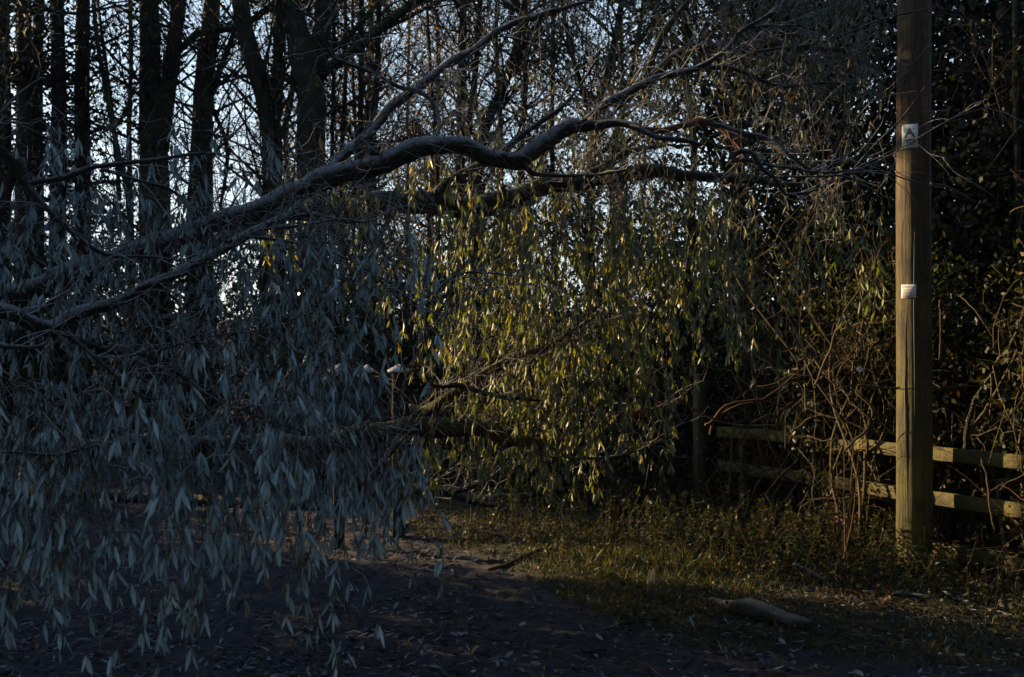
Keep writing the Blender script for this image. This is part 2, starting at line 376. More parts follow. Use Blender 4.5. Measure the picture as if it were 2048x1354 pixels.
def weep(starts, L0, L1, step=.022, lean=(0, 0, 0), loose=False):
    """hanging shoots with leaves: returns twig paths and leaf arrays"""
    tw = []; LP = []; LD = []; LN = []
    for s in starts:
        L = R.uniform(L0, L1)*(1 if R.rand() > .15 else .5); n = 6
        d = unit(R.normal(size=3)*np.array([1, 1, .3]))*.9+np.array([0, 0, .1])+np.array(lean)
        p = [s]
        for k in range(n-1):
            d = unit(d*.62+np.array([0, 0, -.6])+R.normal(size=3)*.13); p.append(p[-1]+d*L/(n-1))
        p = np.array(p)
        g = zg(p[-1][0], p[-1][1])+.03
        p[:, 2] = np.maximum(p[:, 2], g)
        tw.append((p, np.linspace(.0019, .0009, n)))
        m = int(L/step); nc = max(2, int(L/.085)); cpos = np.sort(R.uniform(.25, 1, nc)); cpos[-1] = 1
        if R.rand() < .18: cpos = cpos[-1:]; m = m//3
        t = np.clip(cpos[R.randint(0, len(cpos), m)]+R.normal(size=m)*.035, .1, .999)*(n-1)
        i = t.astype(int); f = (t-i)[:, None]; q = p[i]*(1-f)+p[i+1]*f; tg = unit(p[i+1]-p[i])
        side = unit(R.normal(size=(len(t), 3))*np.array([1, 1, .2]))
        dd = unit(tg*.55+side*R.uniform(.1, 1.1 if loose else .75, (len(t), 1))+np.array([0, 0, -.35 if loose else -.62]))
        LP.append(q); LD.append(dd); LN.append(R.normal(size=(len(t), 3))*np.array([1, 1, .35])+np.array([0, -.4, .1]))
    return tw, np.concatenate(LP), np.concatenate(LD), np.concatenate(LN)

def limb(name, pts, mat, parent, sides=12, bark=.07, step=None, seed=1, ragged=0, kind=None):
    """pts: (px, py, Y, width_px); returns skeleton samples and the object"""
    q = np.array([P(a, b, c) for a, b, c, w in pts]); r = np.array([PR(w/2, c) for a, b, c, w in pts])
    st = step or max(.025, float(r.mean())*.8)
    q, r = smooth_path(q, r, st)
    q[1:-1] += (snoise(q, 7, seed+20, 2)[:, None]*np.array([.5, .5, 1.2])*np.minimum(r, .03)[:, None]*.9)[1:-1]
    r = r*(1+.17*snoise(q, 13, seed+50, 3))
    t = Tubes(); t.add(q, r, sides, bark, seed, ragged=ragged); o = t.obj(name, mat, parent, kind)
    return np.column_stack([q, r]), o

# ------------------------------------------------------------------ the fallen willow
wil = thing('fallen_willow', (-3.0, 5.6, 0), 'fallen willow arching across the path with frosted grey leaves hanging from its limbs', 'tree')
SK = []
def L(pts, mat='branch_bark', name='branch', sides=10, bark=.10, seed=None, parent=None, ragged=0):
    pts = [(a, b, c, w*.78) for a, b, c, w in pts]
    s, o = limb(name, pts, M[mat], parent or wil, sides, bark, None, seed or len(SK)+1, ragged); SK.append(s); return o
trunk = L([(-160, 690, 5.2, 74), (0, 600, 5.4, 66), (150, 548, 5.5, 60), (300, 500, 5.6, 56), (420, 455, 5.7, 54), (520, 420, 5.8, 54), (640, 362, 6.0, 50), (740, 332, 6.1, 50), (820, 302, 6.2, 50), (900, 288, 6.3, 44), (960, 296, 6.35, 42), (1030, 320, 6.4, 46), (1090, 286, 6.5, 40), (1150, 250, 6.6, 34), (1190, 240, 6.7, 28)], 'willow_bark', 'trunk', 20, .15)
L([(-60, 640, 4.0, 40), (0, 630, 4.1, 38), (50, 640, 4.2, 36), (110, 650, 4.3, 40), (140, 632, 4.35, 34), (200, 615, 4.5, 32), (270, 590, 4.6, 30), (290, 575, 4.6, 28), (360, 550, 4.8, 28), (430, 505, 5.0, 26), (480, 475, 5.2, 24), (560, 440, 5.6, 22), (600, 405, 5.9, 20)], 'willow_bark', sides=16, bark=.16)
L([(0, 690, 3.9, 14), (40, 690, 3.9, 13), (70, 692, 3.9, 12), (95, 684, 3.95, 8)])
L([(-30, 560, 4.4, 10), (30, 330, 4.3, 30), (50, 370, 4.3, 22), (85, 405, 4.3, 16), (120, 440, 4.3, 15), (170, 485, 4.35, 13), (225, 512, 4.4, 10), (300, 515, 4.5, 7), (390, 525, 4.6, 4)])
L([(-60, 270, 4.2, 26), (-10, 290, 4.25, 28), (30, 330, 4.3, 28), (50, 368, 4.3, 20)], 'mossy_bark')
L([(48, 370, 4.3, 16), (120, 358, 4.3, 15), (190, 338, 4.35, 14), (260, 328, 4.4, 12), (340, 315, 4.4, 10), (410, 306, 4.45, 8), (445, 308, 4.5, 5)])
L([(200, 340, 4.4, 8), (290, 365, 4.4, 8), (340, 380, 4.5, 7), (400, 420, 4.6, 4)])
L([(0, 228, 4.4, 9), (35, 190, 4.5, 8), (85, 155, 4.6, 5)])
L([(130, 655, 4.35, 22), (170, 680, 4.4, 18), (220, 700, 4.45, 15), (300, 712, 4.5, 14), (370, 760, 4.6, 12), (430, 800, 4.7, 8), (500, 830, 4.8, 6), (620, 870, 5.0, 4)], 'mossy_bark')
L([(125, 660, 4.3, 14), (190, 720, 4.2, 12), (240, 760, 4.2, 9), (290, 795, 4.2, 7), (330, 797, 4.2, 5)], 'mossy_bark')
L([(0, 905, 3.6, 8), (60, 910, 3.6, 9), (110, 912, 3.6, 8), (160, 900, 3.65, 7), (200, 888, 3.7, 5)])
L([(300, 708, 4.5, 7), (360, 688, 4.5, 7), (430, 672, 4.55, 6), (520, 660, 4.6, 4), (620, 650, 4.6, 3)])
L([(270, 590, 4.6, 8), (295, 610, 4.55, 8), (303, 650, 4.5, 6), (300, 700, 4.5, 4)])
L([(480, 470, 5.2, 9), (560, 480, 5.1, 8), (640, 495, 5.0, 7), (700, 520, 4.9, 6), (770, 560, 4.8, 5), (820, 600, 4.8, 3)])
L([(500, 462, 5.2, 8), (600, 452, 5.1, 7), (690, 440, 5.0, 7), (780, 452, 4.9, 4)])
L([(530, 450, 5.3, 8), (620, 430, 5.3, 8), (700, 445, 5.2, 6), (760, 430, 5.2, 4)])
L([(700, 515, 5.6, 8), (740, 545, 5.6, 7), (790, 590, 5.6, 6), (805, 620, 5.6, 4), (830, 690, 5.6, 3)])
L([(805, 612, 5.7, 5), (860, 590, 5.8, 6), (910, 552, 5.9, 6), (960, 545, 6.0, 5), (1040, 552, 6.1, 3)])
L([(640, 362, 6.0, 22), (690, 310, 6.2, 26), (740, 262, 6.4, 25), (790, 205, 6.6, 25), (850, 165, 6.8, 24), (900, 125, 7.0, 22), (960, 90, 7.2, 20), (1010, 55, 7.3, 18), (1100, 20, 7.4, 14), (1180, 0, 7.5, 10), (1260, -30, 7.6, 6)], 'willow_bark', sides=12)
L([(590, 18, 6.0, 7), (640, 50, 6.1, 7), (665, 110, 6.2, 8), (730, 140, 6.3, 9), (790, 168, 6.5, 10), (830, 182, 6.7, 12), (865, 205, 6.7, 12), (878, 245, 6.6, 11), (870, 290, 6.4, 10)])
L([(1000, 305, 6.4, 16), (1060, 262, 6.4, 12), (1120, 218, 6.4, 11), (1160, 170, 6.5, 8), (1195, 118, 6.5, 7)])
L([(1040, 318, 6.4, 20), (1062, 345, 6.4, 14), (1110, 352, 6.5, 10), (1180, 350, 6.6, 8), (1250, 340, 6.7, 6)])
L([(1180, 242, 6.6, 28), (1240, 245, 6.5, 20), (1290, 262, 6.4, 16), (1340, 275, 6.3, 14), (1380, 283, 6.3, 12), (1404, 290, 6.3, 9)])
L([(1170, 245, 6.6, 22), (1220, 205, 6.7, 20), (1280, 172, 6.8, 20), (1330, 152, 6.9, 18), (1390, 142, 7.0, 16), (1440, 112, 7.0, 14), (1468, 80, 7.1, 12), (1490, 55, 7.1, 11), (1540, 50, 7.2, 8), (1600, 50, 7.3, 6)], 'willow_bark')
L([(1475, 62, 7.1, 9), (1530, 35, 7.1, 9), (1560, 15, 7.2, 9), (1580, -20, 7.3, 8)])
L([(1410, 140, 7.0, 13), (1460, 138, 7.0, 12), (1510, 155, 7.0, 10), (1570, 172, 7.1, 8), (1640, 165, 7.1, 6), (1710, 168, 7.1, 4), (1735, 185, 7.1, 3)])
L([(1440, 140, 7.0, 8), (1500, 108, 7.1, 7), (1550, 98, 7.1, 6), (1640, 85, 7.2, 4), (1760, 40, 7.2, 4), (1880, 10, 7.2, 3)])
L([(1220, 240, 6.6, 12), (1310, 262, 6.6, 14), (1360, 255, 6.6, 16), (1400, 248, 6.6, 20), (1440, 255, 6.6, 18), (1475, 285, 6.6, 15), (1490, 310, 6.6, 12)], 'torn_wood')
L([(1420, 250, 6.6, 14), (1480, 265, 6.5, 17), (1530, 272, 6.5, 16), (1580, 305, 6.4, 14), (1620, 335, 6.4, 12), (1680, 348, 6.4, 8), (1760, 345, 6.4, 5), (1830, 365, 6.4, 3)])
hk = L([(1520, 322, 5.9, 10), (1480, 322, 5.9, 10), (1468, 326, 5.9, 13), (1466, 312, 5.9, 15), (1480, 305, 5.9, 16), (1500, 306, 5.9, 17), (1515, 320, 5.9, 15), (1530, 338, 5.9, 11), (1550, 352, 5.9, 10), (1562, 372, 5.9, 9), (1572, 387, 5.9, 8), (1620, 384, 5.9, 7), (1640, 375, 5.9, 4)])
L([(1515, 325, 6.0, 8), (1580, 335, 6.0, 7), (1640, 345, 6.0, 6), (1720, 338, 6.0, 5), (1800, 300, 6.0, 4), (1900, 240, 6.1, 4), (2000, 205, 6.2, 3)])
L([(1700, 345, 6.4, 5), (1740, 300, 6.4, 5), (1800, 240, 6.4, 4), (1850, 175, 6.4, 4)])
L([(1550, 355, 6.0, 6), (1640, 350, 6.0, 5), (1700, 355, 6.0, 5), (1780, 400, 6.0, 4)])
L([(1860, 365, 6.6, 6), (1900, 375, 6.6, 7), (1950, 405, 6.6, 4)], 'tan_twig')
L([(1290, 155, 7.2, 18), (1330, 60, 7.3, 16), (1400, -20, 7.5, 12)], 'mossy_bark')
L([(1230, 215, 7.4, 24), (1290, 165, 7.5, 30), (1380, 105, 7.6, 24), (1500, 100, 7.7, 22), (1640, 95, 7.8, 14), (1760, 100, 7.9, 8)], 'mossy_bark')
# the thick mossy limb under the arch
mossy = L([(440, 490, 6.6, 40), (560, 430, 7.0, 48), (700, 412, 7.3, 54), (830, 402, 7.4, 56), (960, 414, 7.5, 58), (1080, 380, 7.6, 46), (1200, 355, 7.7, 40), (1320, 345, 7.8, 34), (1460, 358, 8.0, 24), (1600, 370, 8.2, 12)], 'mossy_bark', 'branch', 18, .14)
MOS = SK[-1]
L([(860, 400, 7.4, 26), (920, 350, 7.4, 24), (990, 325, 7.4, 20), (1080, 300, 7.6, 14)], 'mossy_bark')
L([(1180, 345, 7.6, 16), (1260, 300, 7.7, 14), (1330, 290, 7.8, 10)], 'mossy_bark')
# lower broken limb
L([(-60, 900, 7.9, 30), (120, 893, 7.8, 32), (300, 885, 7.7, 34), (480, 885, 7.6, 36), (650, 885, 7.5, 42)], 'branch_bark', 'branch', 14, .14)
low = L([(640, 885, 7.5, 42), (740, 868, 7.4, 50), (820, 852, 7.4, 58), (880, 852, 7.4, 54), (950, 862, 7.4, 44), (1000, 868, 7.4, 34)], 'deep_moss', 'branch', 16, .12)
LOW = SK[-1]
torn = L([(985, 866, 7.4, 34), (1040, 874, 7.4, 30), (1080, 884, 7.4, 24), (1105, 896, 7.4, 10)], 'torn_wood', 'branch', 12, .25, ragged=.06)
torn['label'] = 'reddish torn end of the broken lower limb'
L([(835, 842, 7.4, 34), (890, 798, 7.3, 28), (950, 762, 7.3, 24), (1010, 725, 7.3, 22), (1100, 690, 7.3, 14), (1180, 640, 7.4, 8)], 'deep_moss')
LOWB = SK[-1]
L([(800, 875, 7.3, 22), (780, 905, 7.2, 18), (755, 940, 7.1, 14), (725, 968, 7.0, 10)], 'willow_bark')
LOWC = SK[-1]
L([(800, 975, 8.3, 22), (860, 985, 8.2, 26), (930, 992, 8.1, 22), (990, 1010, 8.0, 10)], 'mossy_bark')
L([(900, 988, 8.0, 12), (950, 972, 8.0, 14), (985, 958, 8.0, 8)], 'mossy_bark')
L([(860, 770, 6.6, 8), (900, 770, 6.8, 14), (990, 790, 7.0, 12), (1100, 800, 7.1, 8)], 'mossy_bark')
L([(1215, 835, 7.6, 20), (1290, 822, 7.7, 18), (1370, 800, 7.9, 12)], 'torn_wood')
L([(1130, 915, 7.4, 6), (1220, 912, 7.3, 7), (1290, 892, 7.2, 6), (1370, 840, 7.1, 4)], 'tan_twig')

SKA = np.concatenate(SK)
regions = [  # n, x0,x1,y0,y1, Y0,Y1, twig length
    # left curtain in the shade
    (80, -120, 520, 260, 400, 4.3, 5.2, .15, .3), (135, -150, 600, 390, 640, 4.6, 5.6, .2, .4), (130, -150, 640, 640, 800, 3.6, 5.0, .2, .42),
    (112, -150, 640, 790, 930, 3.4, 4.9, .2, .42), (22, -60, 230, 900, 1100, 3.3, 4.1, .2, .3), (44, 60, 420, 880, 1040, 3.4, 4.4, .22, .36),
    (54, 450, 800, 860, 1040, 3.8, 4.8, .22, .36), (30, 640, 850, 880, 1080, 3.9, 4.8, .2, .34), (26, 700, 860, 620, 880, 4.6, 5.5, .2, .34), (12, 560, 830, 1020, 1180, 3.7, 4.3, .2, .3), (8, 180, 320, 1080, 1200, 3.3, 3.7, .2, .28),
    (88, 540, 800, 440, 760, 4.4, 5.6, .2, .4), (52, 640, 800, 740, 900, 4.4, 5.6, .2, .38),
    # middle curtain, mostly in the sun
    (80, 560, 1100, 330, 460, 6.4, 7.7, .18, .4), (60, 740, 1000, 440, 640, 6.4, 7.7, .2, .4), (180, 950, 1300, 400, 640, 6.4, 8.0, .25, .5),
    (135, 950, 1290, 640, 800, 6.8, 8.0, .25, .5), (70, 830, 1230, 820, 890, 7.0, 8.1, .2, .38),
    (75, 1260, 1560, 360, 500, 6.4, 7.8, .25, .45), (16, 1430, 1500, 520, 590, 6.0, 6.6, .3, .5), (24, 1500, 1730, 400, 520, 6.4, 7.6, .2, .4),
    # upper right
    (240, 1150, 1700, 120, 380, 6.8, 8.2, .12, .26), (310, 1120, 1720, -60, 160, 7.0, 9.0, .12, .26), (60, 880, 1160, -40, 260, 7.0, 8.6, .15, .3),
    (16, 640, 900, 330, 400, 6.0, 7.0, .15, .3)]
tw_all = Tubes(); cool = [[], [], []]; warm = [[], [], []]; high = [[], [], []]; shoots = []
nb = 0
for k, (n, x0, x1, y0, y1, Y0, Y1, l0, l1) in enumerate(regions):
    att = att_px(n*5, x0-60, x1+60, y0-30, y1+30, Y0, Y1); att = att[att[:, 2] > gh(att[:, 0], att[:, 1])+.25]
    u_ = att[:, 0]/att[:, 1]*FPX+1024; edge = np.minimum(np.minimum(u_-(x0-60), (x1+60)-u_)/120., 1)
    att = att[(snoise(att*np.array([1, .6, .8]), 2.9, 77, 2)*1.5+edge > R.uniform(.1, 1.3, len(att)))][:n]
    for p, r, Ln in grow(SKA, att, .1, .0017, .0055, .016):
        if Ln > .42 and nb < 150:
            t = Tubes(); pp2, r2 = smooth_path(p, r, .06); t.add(pp2, r2, 6, .05, nb); t.obj('branch', M['branch_bark'], wil); nb += 1
        else: tw_all.add(p, r, 4 if Y0 < 5.5 else 3)
    st = np.concatenate([att, att+R.normal(size=att.shape)*np.array([.1, .12, .06])])
    if 6 < Y0 < 7.1: st = np.concatenate([att]+[att[::2]+R.normal(size=att[::2].shape)*np.array([.035, .05, .09]) for _ in range(3)])
    if Y0 < 5.6: st = np.concatenate([att, att[::2]+R.normal(size=att[::2].shape)*.025, att[::2]+R.normal(size=att[::2].shape)*.04])
    hi_ = y0 < 200 and x0 > 800
    tw, a, b, c = weep(st, l0, l1, .026 if Y0 < 5.5 else .03, (.3, 0, .35) if hi_ else (0, 0, 0), hi_)
    for p, r in tw: tw_all.add(p, r, 3)
    T_ = cool if (Y0 < 5.6) else high if hi_ else warm  # shaded and sunlit copies of one leaf, picked by region
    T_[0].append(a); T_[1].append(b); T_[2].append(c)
kn = Tubes()
for s_ in (SK[0], SK[1], MOS, LOW):
    for i in R.randint(3, len(s_)-3, 12):
        c_ = s_[i, :3]; r_ = s_[i, 3]; d = unit(R.normal(size=3)*[1, .6, 1]+[0, -.4, .3]); ln = r_*R.uniform(1.1, 2.4)
        kn.add([c_, c_+d*r_*.9, c_+d*ln], [r_*.6, r_*R.uniform(.3, .5), r_*R.uniform(.15, .3)], 7, .2, i, ragged=.008)
kn.obj('stubs', M['willow_bark'], wil, 'stuff')
# dead bare twigs all over the limbs, frosted
skp = SKA[:, 0]/SKA[:, 1]*FPX+1024; wgt = np.where(skp > 1640, .1, np.where(skp > 1200, .5, np.where(skp < 420, .45, 1.))); wgt /= wgt.sum()
for i in R.choice(len(SKA), 1150, p=wgt):
    s = SKA[i, :3]; d = unit(R.normal(size=3)+np.array([.5, 0, .5])); ln = R.uniform(.12, .8); p = [s]
    for q in range(6): d = unit(d+R.normal(size=3)*.26); p.append(p[-1]+d*ln/6)
    tw_all.add(p, np.linspace(.0035, .0009, 7), 3)
    for q in (2, 3, 4):
        if R.rand() < .6:
            d2 = unit(d+R.normal(size=3)*.7); a = np.array(p[q]); tw_all.add([a, a+d2*ln*.18+[0, 0, .01], a+d2*ln*.35], [.0018, .0013, .0008], 3)
tw_all.obj('twigs', M['twig'], wil, 'stuff')
MAIN = np.concatenate([SK[k] if k else SK[0][SK[0][:, 0]/SK[0][:, 1] > -.27] for k in (0, 1, 3, 5, 8, 9, 10, 11, 18, 22, 23)]+[LOW, LOWB, LOWC])
def emit_leaves(T_, mat, single, fine, l0=.036, l1=.084, wk=.24):
    a, b, c = (np.concatenate(x) for x in T_)
    m = np.ones(len(a), bool)     # few leaves hang directly over the bare upper limbs
    mx = MAIN[:, 0]/MAIN[:, 1]; mz = (MAIN[:, 2]-CAM_H)/MAIN[:, 1]
    ax_ = a[:, 0]/a[:, 1]; az_ = (a[:, 2]-.03-CAM_H)/a[:, 1]
    for k0 in range(0, len(a), 4000):
        d = (ax_[k0:k0+4000, None]-mx)**2+(az_[k0:k0+4000, None]-mz)**2-(MAIN[:, 3]/MAIN[:, 1]*1.35+.005)**2; j = d.argmin(1)
        m[k0:k0+4000] = ~((d.min(1) < 0) & (a[k0:k0+4000, 1] < MAIN[j, 1]) & (R.rand(len(j)) < .92))
    a, b, c = a[m], b[m], c[m]; n = len(a)
    Ln = R.uniform(l0, l1, n); Wd = Ln*wk*R.uniform(.7, 1.25, n)
    if single:
        px = a[:, 0]/a[:, 1]; pz = (a[:, 2]-CAM_H)/a[:, 1]
        inn = (np.abs(px) < .45) & (np.abs(pz) < .29); score = np.where(inn, Ln/a[:, 1], 0); idx = np.argsort(-score)[:300]
        V0, F0 = leaf_arrays(np.zeros((1, 3)), np.array([[0, 1., 0]]), np.array([[0, 0, 1.]]), np.array([1.]), np.array([.22]), .12, True)
        shared = [mesh_np('leaf', leaf_arrays(np.zeros((1, 3)), np.array([[0, 1., 0]]), np.array([[0, 0, 1.]]), np.array([1.]), np.array([w]), cc, True)[0], F0, M[mat]) for w, cc in ((.2, .1), (.24, .18), (.18, .05))]
        base = Vector(wil.location)
        for i in idx:
            d = unit(b[i]); s = unit(np.cross(d, c[i])); nn = np.cross(s, d)
            o = bpy.data.objects.new('leaf', shared[i % 3]); COL.objects.link(o); o.parent = wil
            mt = Matrix(((s[0], d[0], nn[0], 0), (s[1], d[1], nn[1], 0), (s[2], d[2], nn[2], 0), (0, 0, 0, 1)))
            o.matrix_local = Matrix.Translation(Vector(a[i])-base) @ mt @ Matrix.Scale(float(Ln[i]), 4)
        m = np.ones(n, bool); m[idx] = False; a, b, c, Ln, Wd = a[m], b[m], c[m], Ln[m], Wd[m]
    leaves('foliage', a, b, c, Ln, Wd, M[mat], wil, 'stuff', .14, fine); return n
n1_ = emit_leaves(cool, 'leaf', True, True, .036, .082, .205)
n2_ = emit_leaves(warm, 'leaf_sunlit', False, True, .044, .09)
emit_leaves(high, 'leaf_high', False, True)
print('willow leaves', n1_, n2_)

# ------------------------------------------------------------------ woodland behind
def wood_tree(name, label, trunks, mat, twigmat, leafmat=None, nbr=26, spread=2.2, ivy=0, nleaf=0, up=.8, group='trees in the wood behind the fallen willow', cat='tree', leafsize=.05, ntw=7, ymin=-200, blong=1.0, twr=.004):
    """trunks: list of px paths (px,py,Y,w); the first is the stem, the others big limbs"""
    Y = trunks[0][0][2]; b = P(trunks[0][0][0], 677, Y); z0 = zg(b[0], b[1]); root = thing(name, (b[0], b[1], z0), label, cat, group)
    sk = []
    for k, tr in enumerate(trunks):
        q = np.array([P(a, c, d) for a, c, d, w in tr]); r = np.array([PR(w/2, d) for a, c, d, w in tr])
        if k == 0:
            g = q[0].copy(); g[2] = z0-.1; q = np.vstack([g, q]); r = np.concatenate([[r[0]*1.25], r])
        q, r = smooth_path(q, r, .22); t = Tubes(); t.add(q, r, 10, .08, k+int(Y*7)); t.obj('trunk' if k == 0 else 'limb', mat, root); sk.append(np.column_stack([q, r]))
    sk = np.concatenate(sk); tw = Tubes(); ends = []; hi = sk[sk[:, 2] > 1.2]
    for _ in range(nbr):
        i = R.randint(len(hi)); s = hi[i, :3]; r0 = min(hi[i, 3]*.45, .03)*R.uniform(.4, 1); az = R.uniform(0, 6.28)
        d = np.array([math.cos(az), math.sin(az)*.7, up*R.uniform(.3, 1.6)]); d = unit(d); ln = R.uniform(.4, 1)*spread*blong; p = [s]
        for k in range(6): d = unit(d+R.normal(size=3)*.16+np.array([0, 0, .06])); p.append(p[-1]+d*ln/6)
        p = np.array(p); tw.add(p, np.linspace(r0, .005, 7), 4)
        for _k in range(ntw):
            j = R.randint(1, 7); a = p[j]; d2 = unit(d+R.normal(size=3)*.65); l2 = ln*R.uniform(.2, .55); q = [a]
            for k in range(4): d2 = unit(d2+R.normal(size=3)*.2); q.append(q[-1]+d2*l2/4)
            q = np.array(q); tw.add(q, np.linspace(twr, twr*.45, 5), 3); ends.append(q[-1]); ends.append(q[2])
            for k2 in range(3):
                a3 = q[R.randint(1, 4)]; d3 = unit(d2+R.normal(size=3)*.8); tw.add([a3, a3+d3*l2*.2+R.normal(size=3)*.02, a3+d3*l2*.42], [twr*.6, twr*.5, twr*.35], 3); ends.append(a3+d3*l2*.4)
    tw.obj('crown', twigmat, root, 'stuff')
    if ivy:
        i = R.randint(0, len(sk), ivy); q = sk[i, :3]+unit(R.normal(size=(ivy, 3)))*(sk[i, 3:4]*R.uniform(.9, 1.9, (ivy, 1))+.03)
        leaves('ivy', q, R.normal(size=(ivy, 3))+np.array([0, -.2, -.5]), R.normal(size=(ivy, 3)), R.uniform(.04, .08, ivy), R.uniform(.035, .06, ivy), M['ivy'], root, 'stuff', .1, False)
    if nleaf and leafmat:
        e = np.array(ends); q = e[R.randint(0, len(e), nleaf)]+R.normal(size=(nleaf, 3))*.12
        leaves('foliage', q, R.normal(size=(nleaf, 3))+np.array([0, 0, -.3]), R.normal(size=(nleaf, 3)), R.uniform(.6, 1.2, nleaf)*leafsize, R.uniform(.4, .8, nleaf)*leafsize, leafmat, root, 'stuff', .1, False)
    return root
TB, CB = M['trunk_bark'], M['conifer_bark']; DT = M['dark_twig']
G1 = 'dark conifers at the left edge of the wood'
for i, (x, w, Y, lab) in enumerate([(8, 26, 15.3, 'dark straight conifer trunk at the very left edge of the wood'), (46, 30, 15.0, 'dark conifer trunk, second from the left edge'), (76, 22, 16, 'narrow dark conifer trunk between two thicker ones at the left'),
        (116, 30, 15.2, 'thick dark conifer trunk left of the last one before the sky gap'), (166, 30, 15.4, 'rightmost dark conifer, standing alone against the first sky gap')]):
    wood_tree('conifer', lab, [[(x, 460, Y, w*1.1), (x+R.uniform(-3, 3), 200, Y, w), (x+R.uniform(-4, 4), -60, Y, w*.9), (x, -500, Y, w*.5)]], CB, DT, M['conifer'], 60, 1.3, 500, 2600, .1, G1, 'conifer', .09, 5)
G2 = 'bare trees in the wood behind the fallen willow'
def T(*a, **k): return wood_tree(*a, group=G2, **k)
T('woodland_tree', 'slim bare tree leaning left beside the conifers', [[(262, 460, 15, 13), (235, 300, 15, 11), (212, 180, 15, 10), (190, 40, 15, 9), (180, -200, 15, 6)]], TB, DT, M['wood_leaf'], 34, 2.0, 60, 700)
T('woodland_tree', 'slender twin of saplings filling the first sky gap', [[(262, 480, 17, 12), (258, 260, 17, 10), (262, 100, 17, 9), (255, -160, 17, 6)], [(240, 400, 17, 9), (225, 230, 17, 8), (195, 0, 17, 6)]], TB, DT, M['wood_leaf'], 34, 2.0, 60, 900)
T('woodland_tree', 'thick ivy clad tree forking low into two upright stems', [[(310, 480, 15.6, 62), (308, 300, 15.6, 58), (300, 180, 15.6, 44), (300, 60, 15.6, 40), (290, -120, 15.6, 34)], [(318, 300, 15.6, 40), (336, 180, 15.6, 34), (352, 60, 15.6, 30), (365, -60, 15.6, 26)], [(350, 108, 15.6, 14), (395, 66, 15.6, 16), (475, 55, 15.6, 15), (540, 12, 15.6, 11), (600, -50, 15.6, 9)]], TB, DT, M['wood_leaf'], 60, 2.4, 1500, 700)
T('woodland_tree', 'straight thick tree with bushy ivy left of the leaning tree', [[(400, 480, 16.1, 56), (404, 300, 16.1, 46), (408, 160, 16.1, 38), (420, 60, 16.1, 36), (432, -120, 16.1, 30)], [(415, 210, 16.1, 14), (440, 140, 16.1, 13), (470, 60, 16.1, 10), (500, -40, 16.1, 8)], [(418, 200, 16.2, 8), (455, 300, 16.2, 9), (440, 420, 16.2, 6)]], TB, DT, M['wood_leaf'], 60, 2.5, 1300, 800)
T('woodland_tree', 'thick tree leaning left with its stem bending at mid height', [[(545, 480, 15.1, 52), (545, 360, 15.1, 44), (540, 250, 15.1, 40), (524, 180, 15.1, 38), (500, 100, 15.1, 36), (482, 10, 15.1, 36), (470, -120, 15.1, 30)], [(548, 240, 15.1, 28), (558, 120, 15.1, 26), (560, 0, 15.1, 24), (570, -100, 15.1, 18)]], TB, DT, M['wood_leaf'], 56, 2.3, 1500, 700)
T('woodland_tree', 'biggest dark tree of the wood, dividing in a wide Y', [[(625, 470, 14.6, 60), (622, 300, 14.6, 56), (622, 190, 14.6, 56), (612, 130, 14.6, 58), (594, 60, 14.6, 44), (580, -20, 14.6, 40), (570, -150, 14.6, 34)], [(628, 160, 14.6, 40), (640, 90, 14.6, 38), (652, 10, 14.6, 36), (665, -100, 14.6, 30)], [(640, 150, 14.6, 22), (720, 90, 14.6, 22), (780, 40, 14.6, 20), (850, -10, 14.6, 16), (900, -60, 14.6, 12)], [(645, 120, 14.7, 12), (700, 70, 14.7, 12), (760, 0, 14.7, 8)]], TB, DT, M['wood_leaf'], 60, 2.4, 1800, 700)
for x, top, w, Y, lab in [(662, 668, 10, 15, 'thin sapling just right of the Y shaped tree'), (684, 690, 11, 16, 'second thin sapling right of the Y shaped tree'), (707, 705, 8, 17, 'thinnest upright sapling among the orange leaves'),
        (722, 724, 14, 14, 'dark pole like sapling where the rising limb begins'), (748, 760, 15, 13.5, 'grey stemmed young tree crossed by the rising limb'), (1046, 1050, 15, 14, 'dark upright stem right of the arch crown'),
        (1110, 1106, 11, 15, 'slim upright stem above the fork of the arch'), (1225, 1300, 13, 15, 'leaning stem behind the hanging leaves right of centre'), (1382, 1370, 16, 14, 'dark stem low in the bright gap under the mossy limb'), (1245, 1240, 10, 16, 'thin stem in the bright gap under the mossy limb'), (876, 850, 9, 15.5, 'thin curved sapling behind the middle of the arch')]:
    Y = max(Y, 15)
    T('sapling', lab, [[(x, 480, Y, w), (x+R.uniform(-6, 6), 300, Y, w*.9), ((x+top)/2+R.uniform(-6, 6), 140, Y, w*.8), (top, -80, Y, w*.6)]], TB, DT, M['wood_leaf'], 34, 1.7, 60, 900, cat='sapling')
for x, Y, w, lab in [(585, 23, 12, 'fine twigged bare tree far off between the two thickest trunks'), (860, 21, 12, 'fine twigged bare tree far off over the arch of the limb'), (1000, 23, 13, 'fine twigged bare tree far off above the fork in the limb')]:
    T('woodland_tree', lab, [[(x, 480, Y, w), (x+R.uniform(-14, 14), 260, Y, w*.9), (x+R.uniform(-20, 20), 80, Y, w*.7), (x, -120, Y, w*.4)]], TB, DT, M['wood_leaf'], 80, 3.4, 0, 1100, leafsize=.08, ntw=7, twr=.006)
T('birch_tree', 'thin pale orange birch stem right of the rising limb', [[(816, 460, 18, 7), (815, 250, 18, 6), (818, 60, 18, 6), (818, -100, 18, 5)]], M['pale_bark'], DT, M['autumn'], 60, 1.8, 0, 2600, leafsize=.06)
T('autumn_tree', 'tree with orange autumn leaves beyond the saplings', [[(740, 480, 22, 16), (735, 300, 22, 14), (742, 100, 22, 12), (740, -60, 22, 8)]], TB, DT, M['autumn'], 90, 2.6, 0, 5200, leafsize=.08)
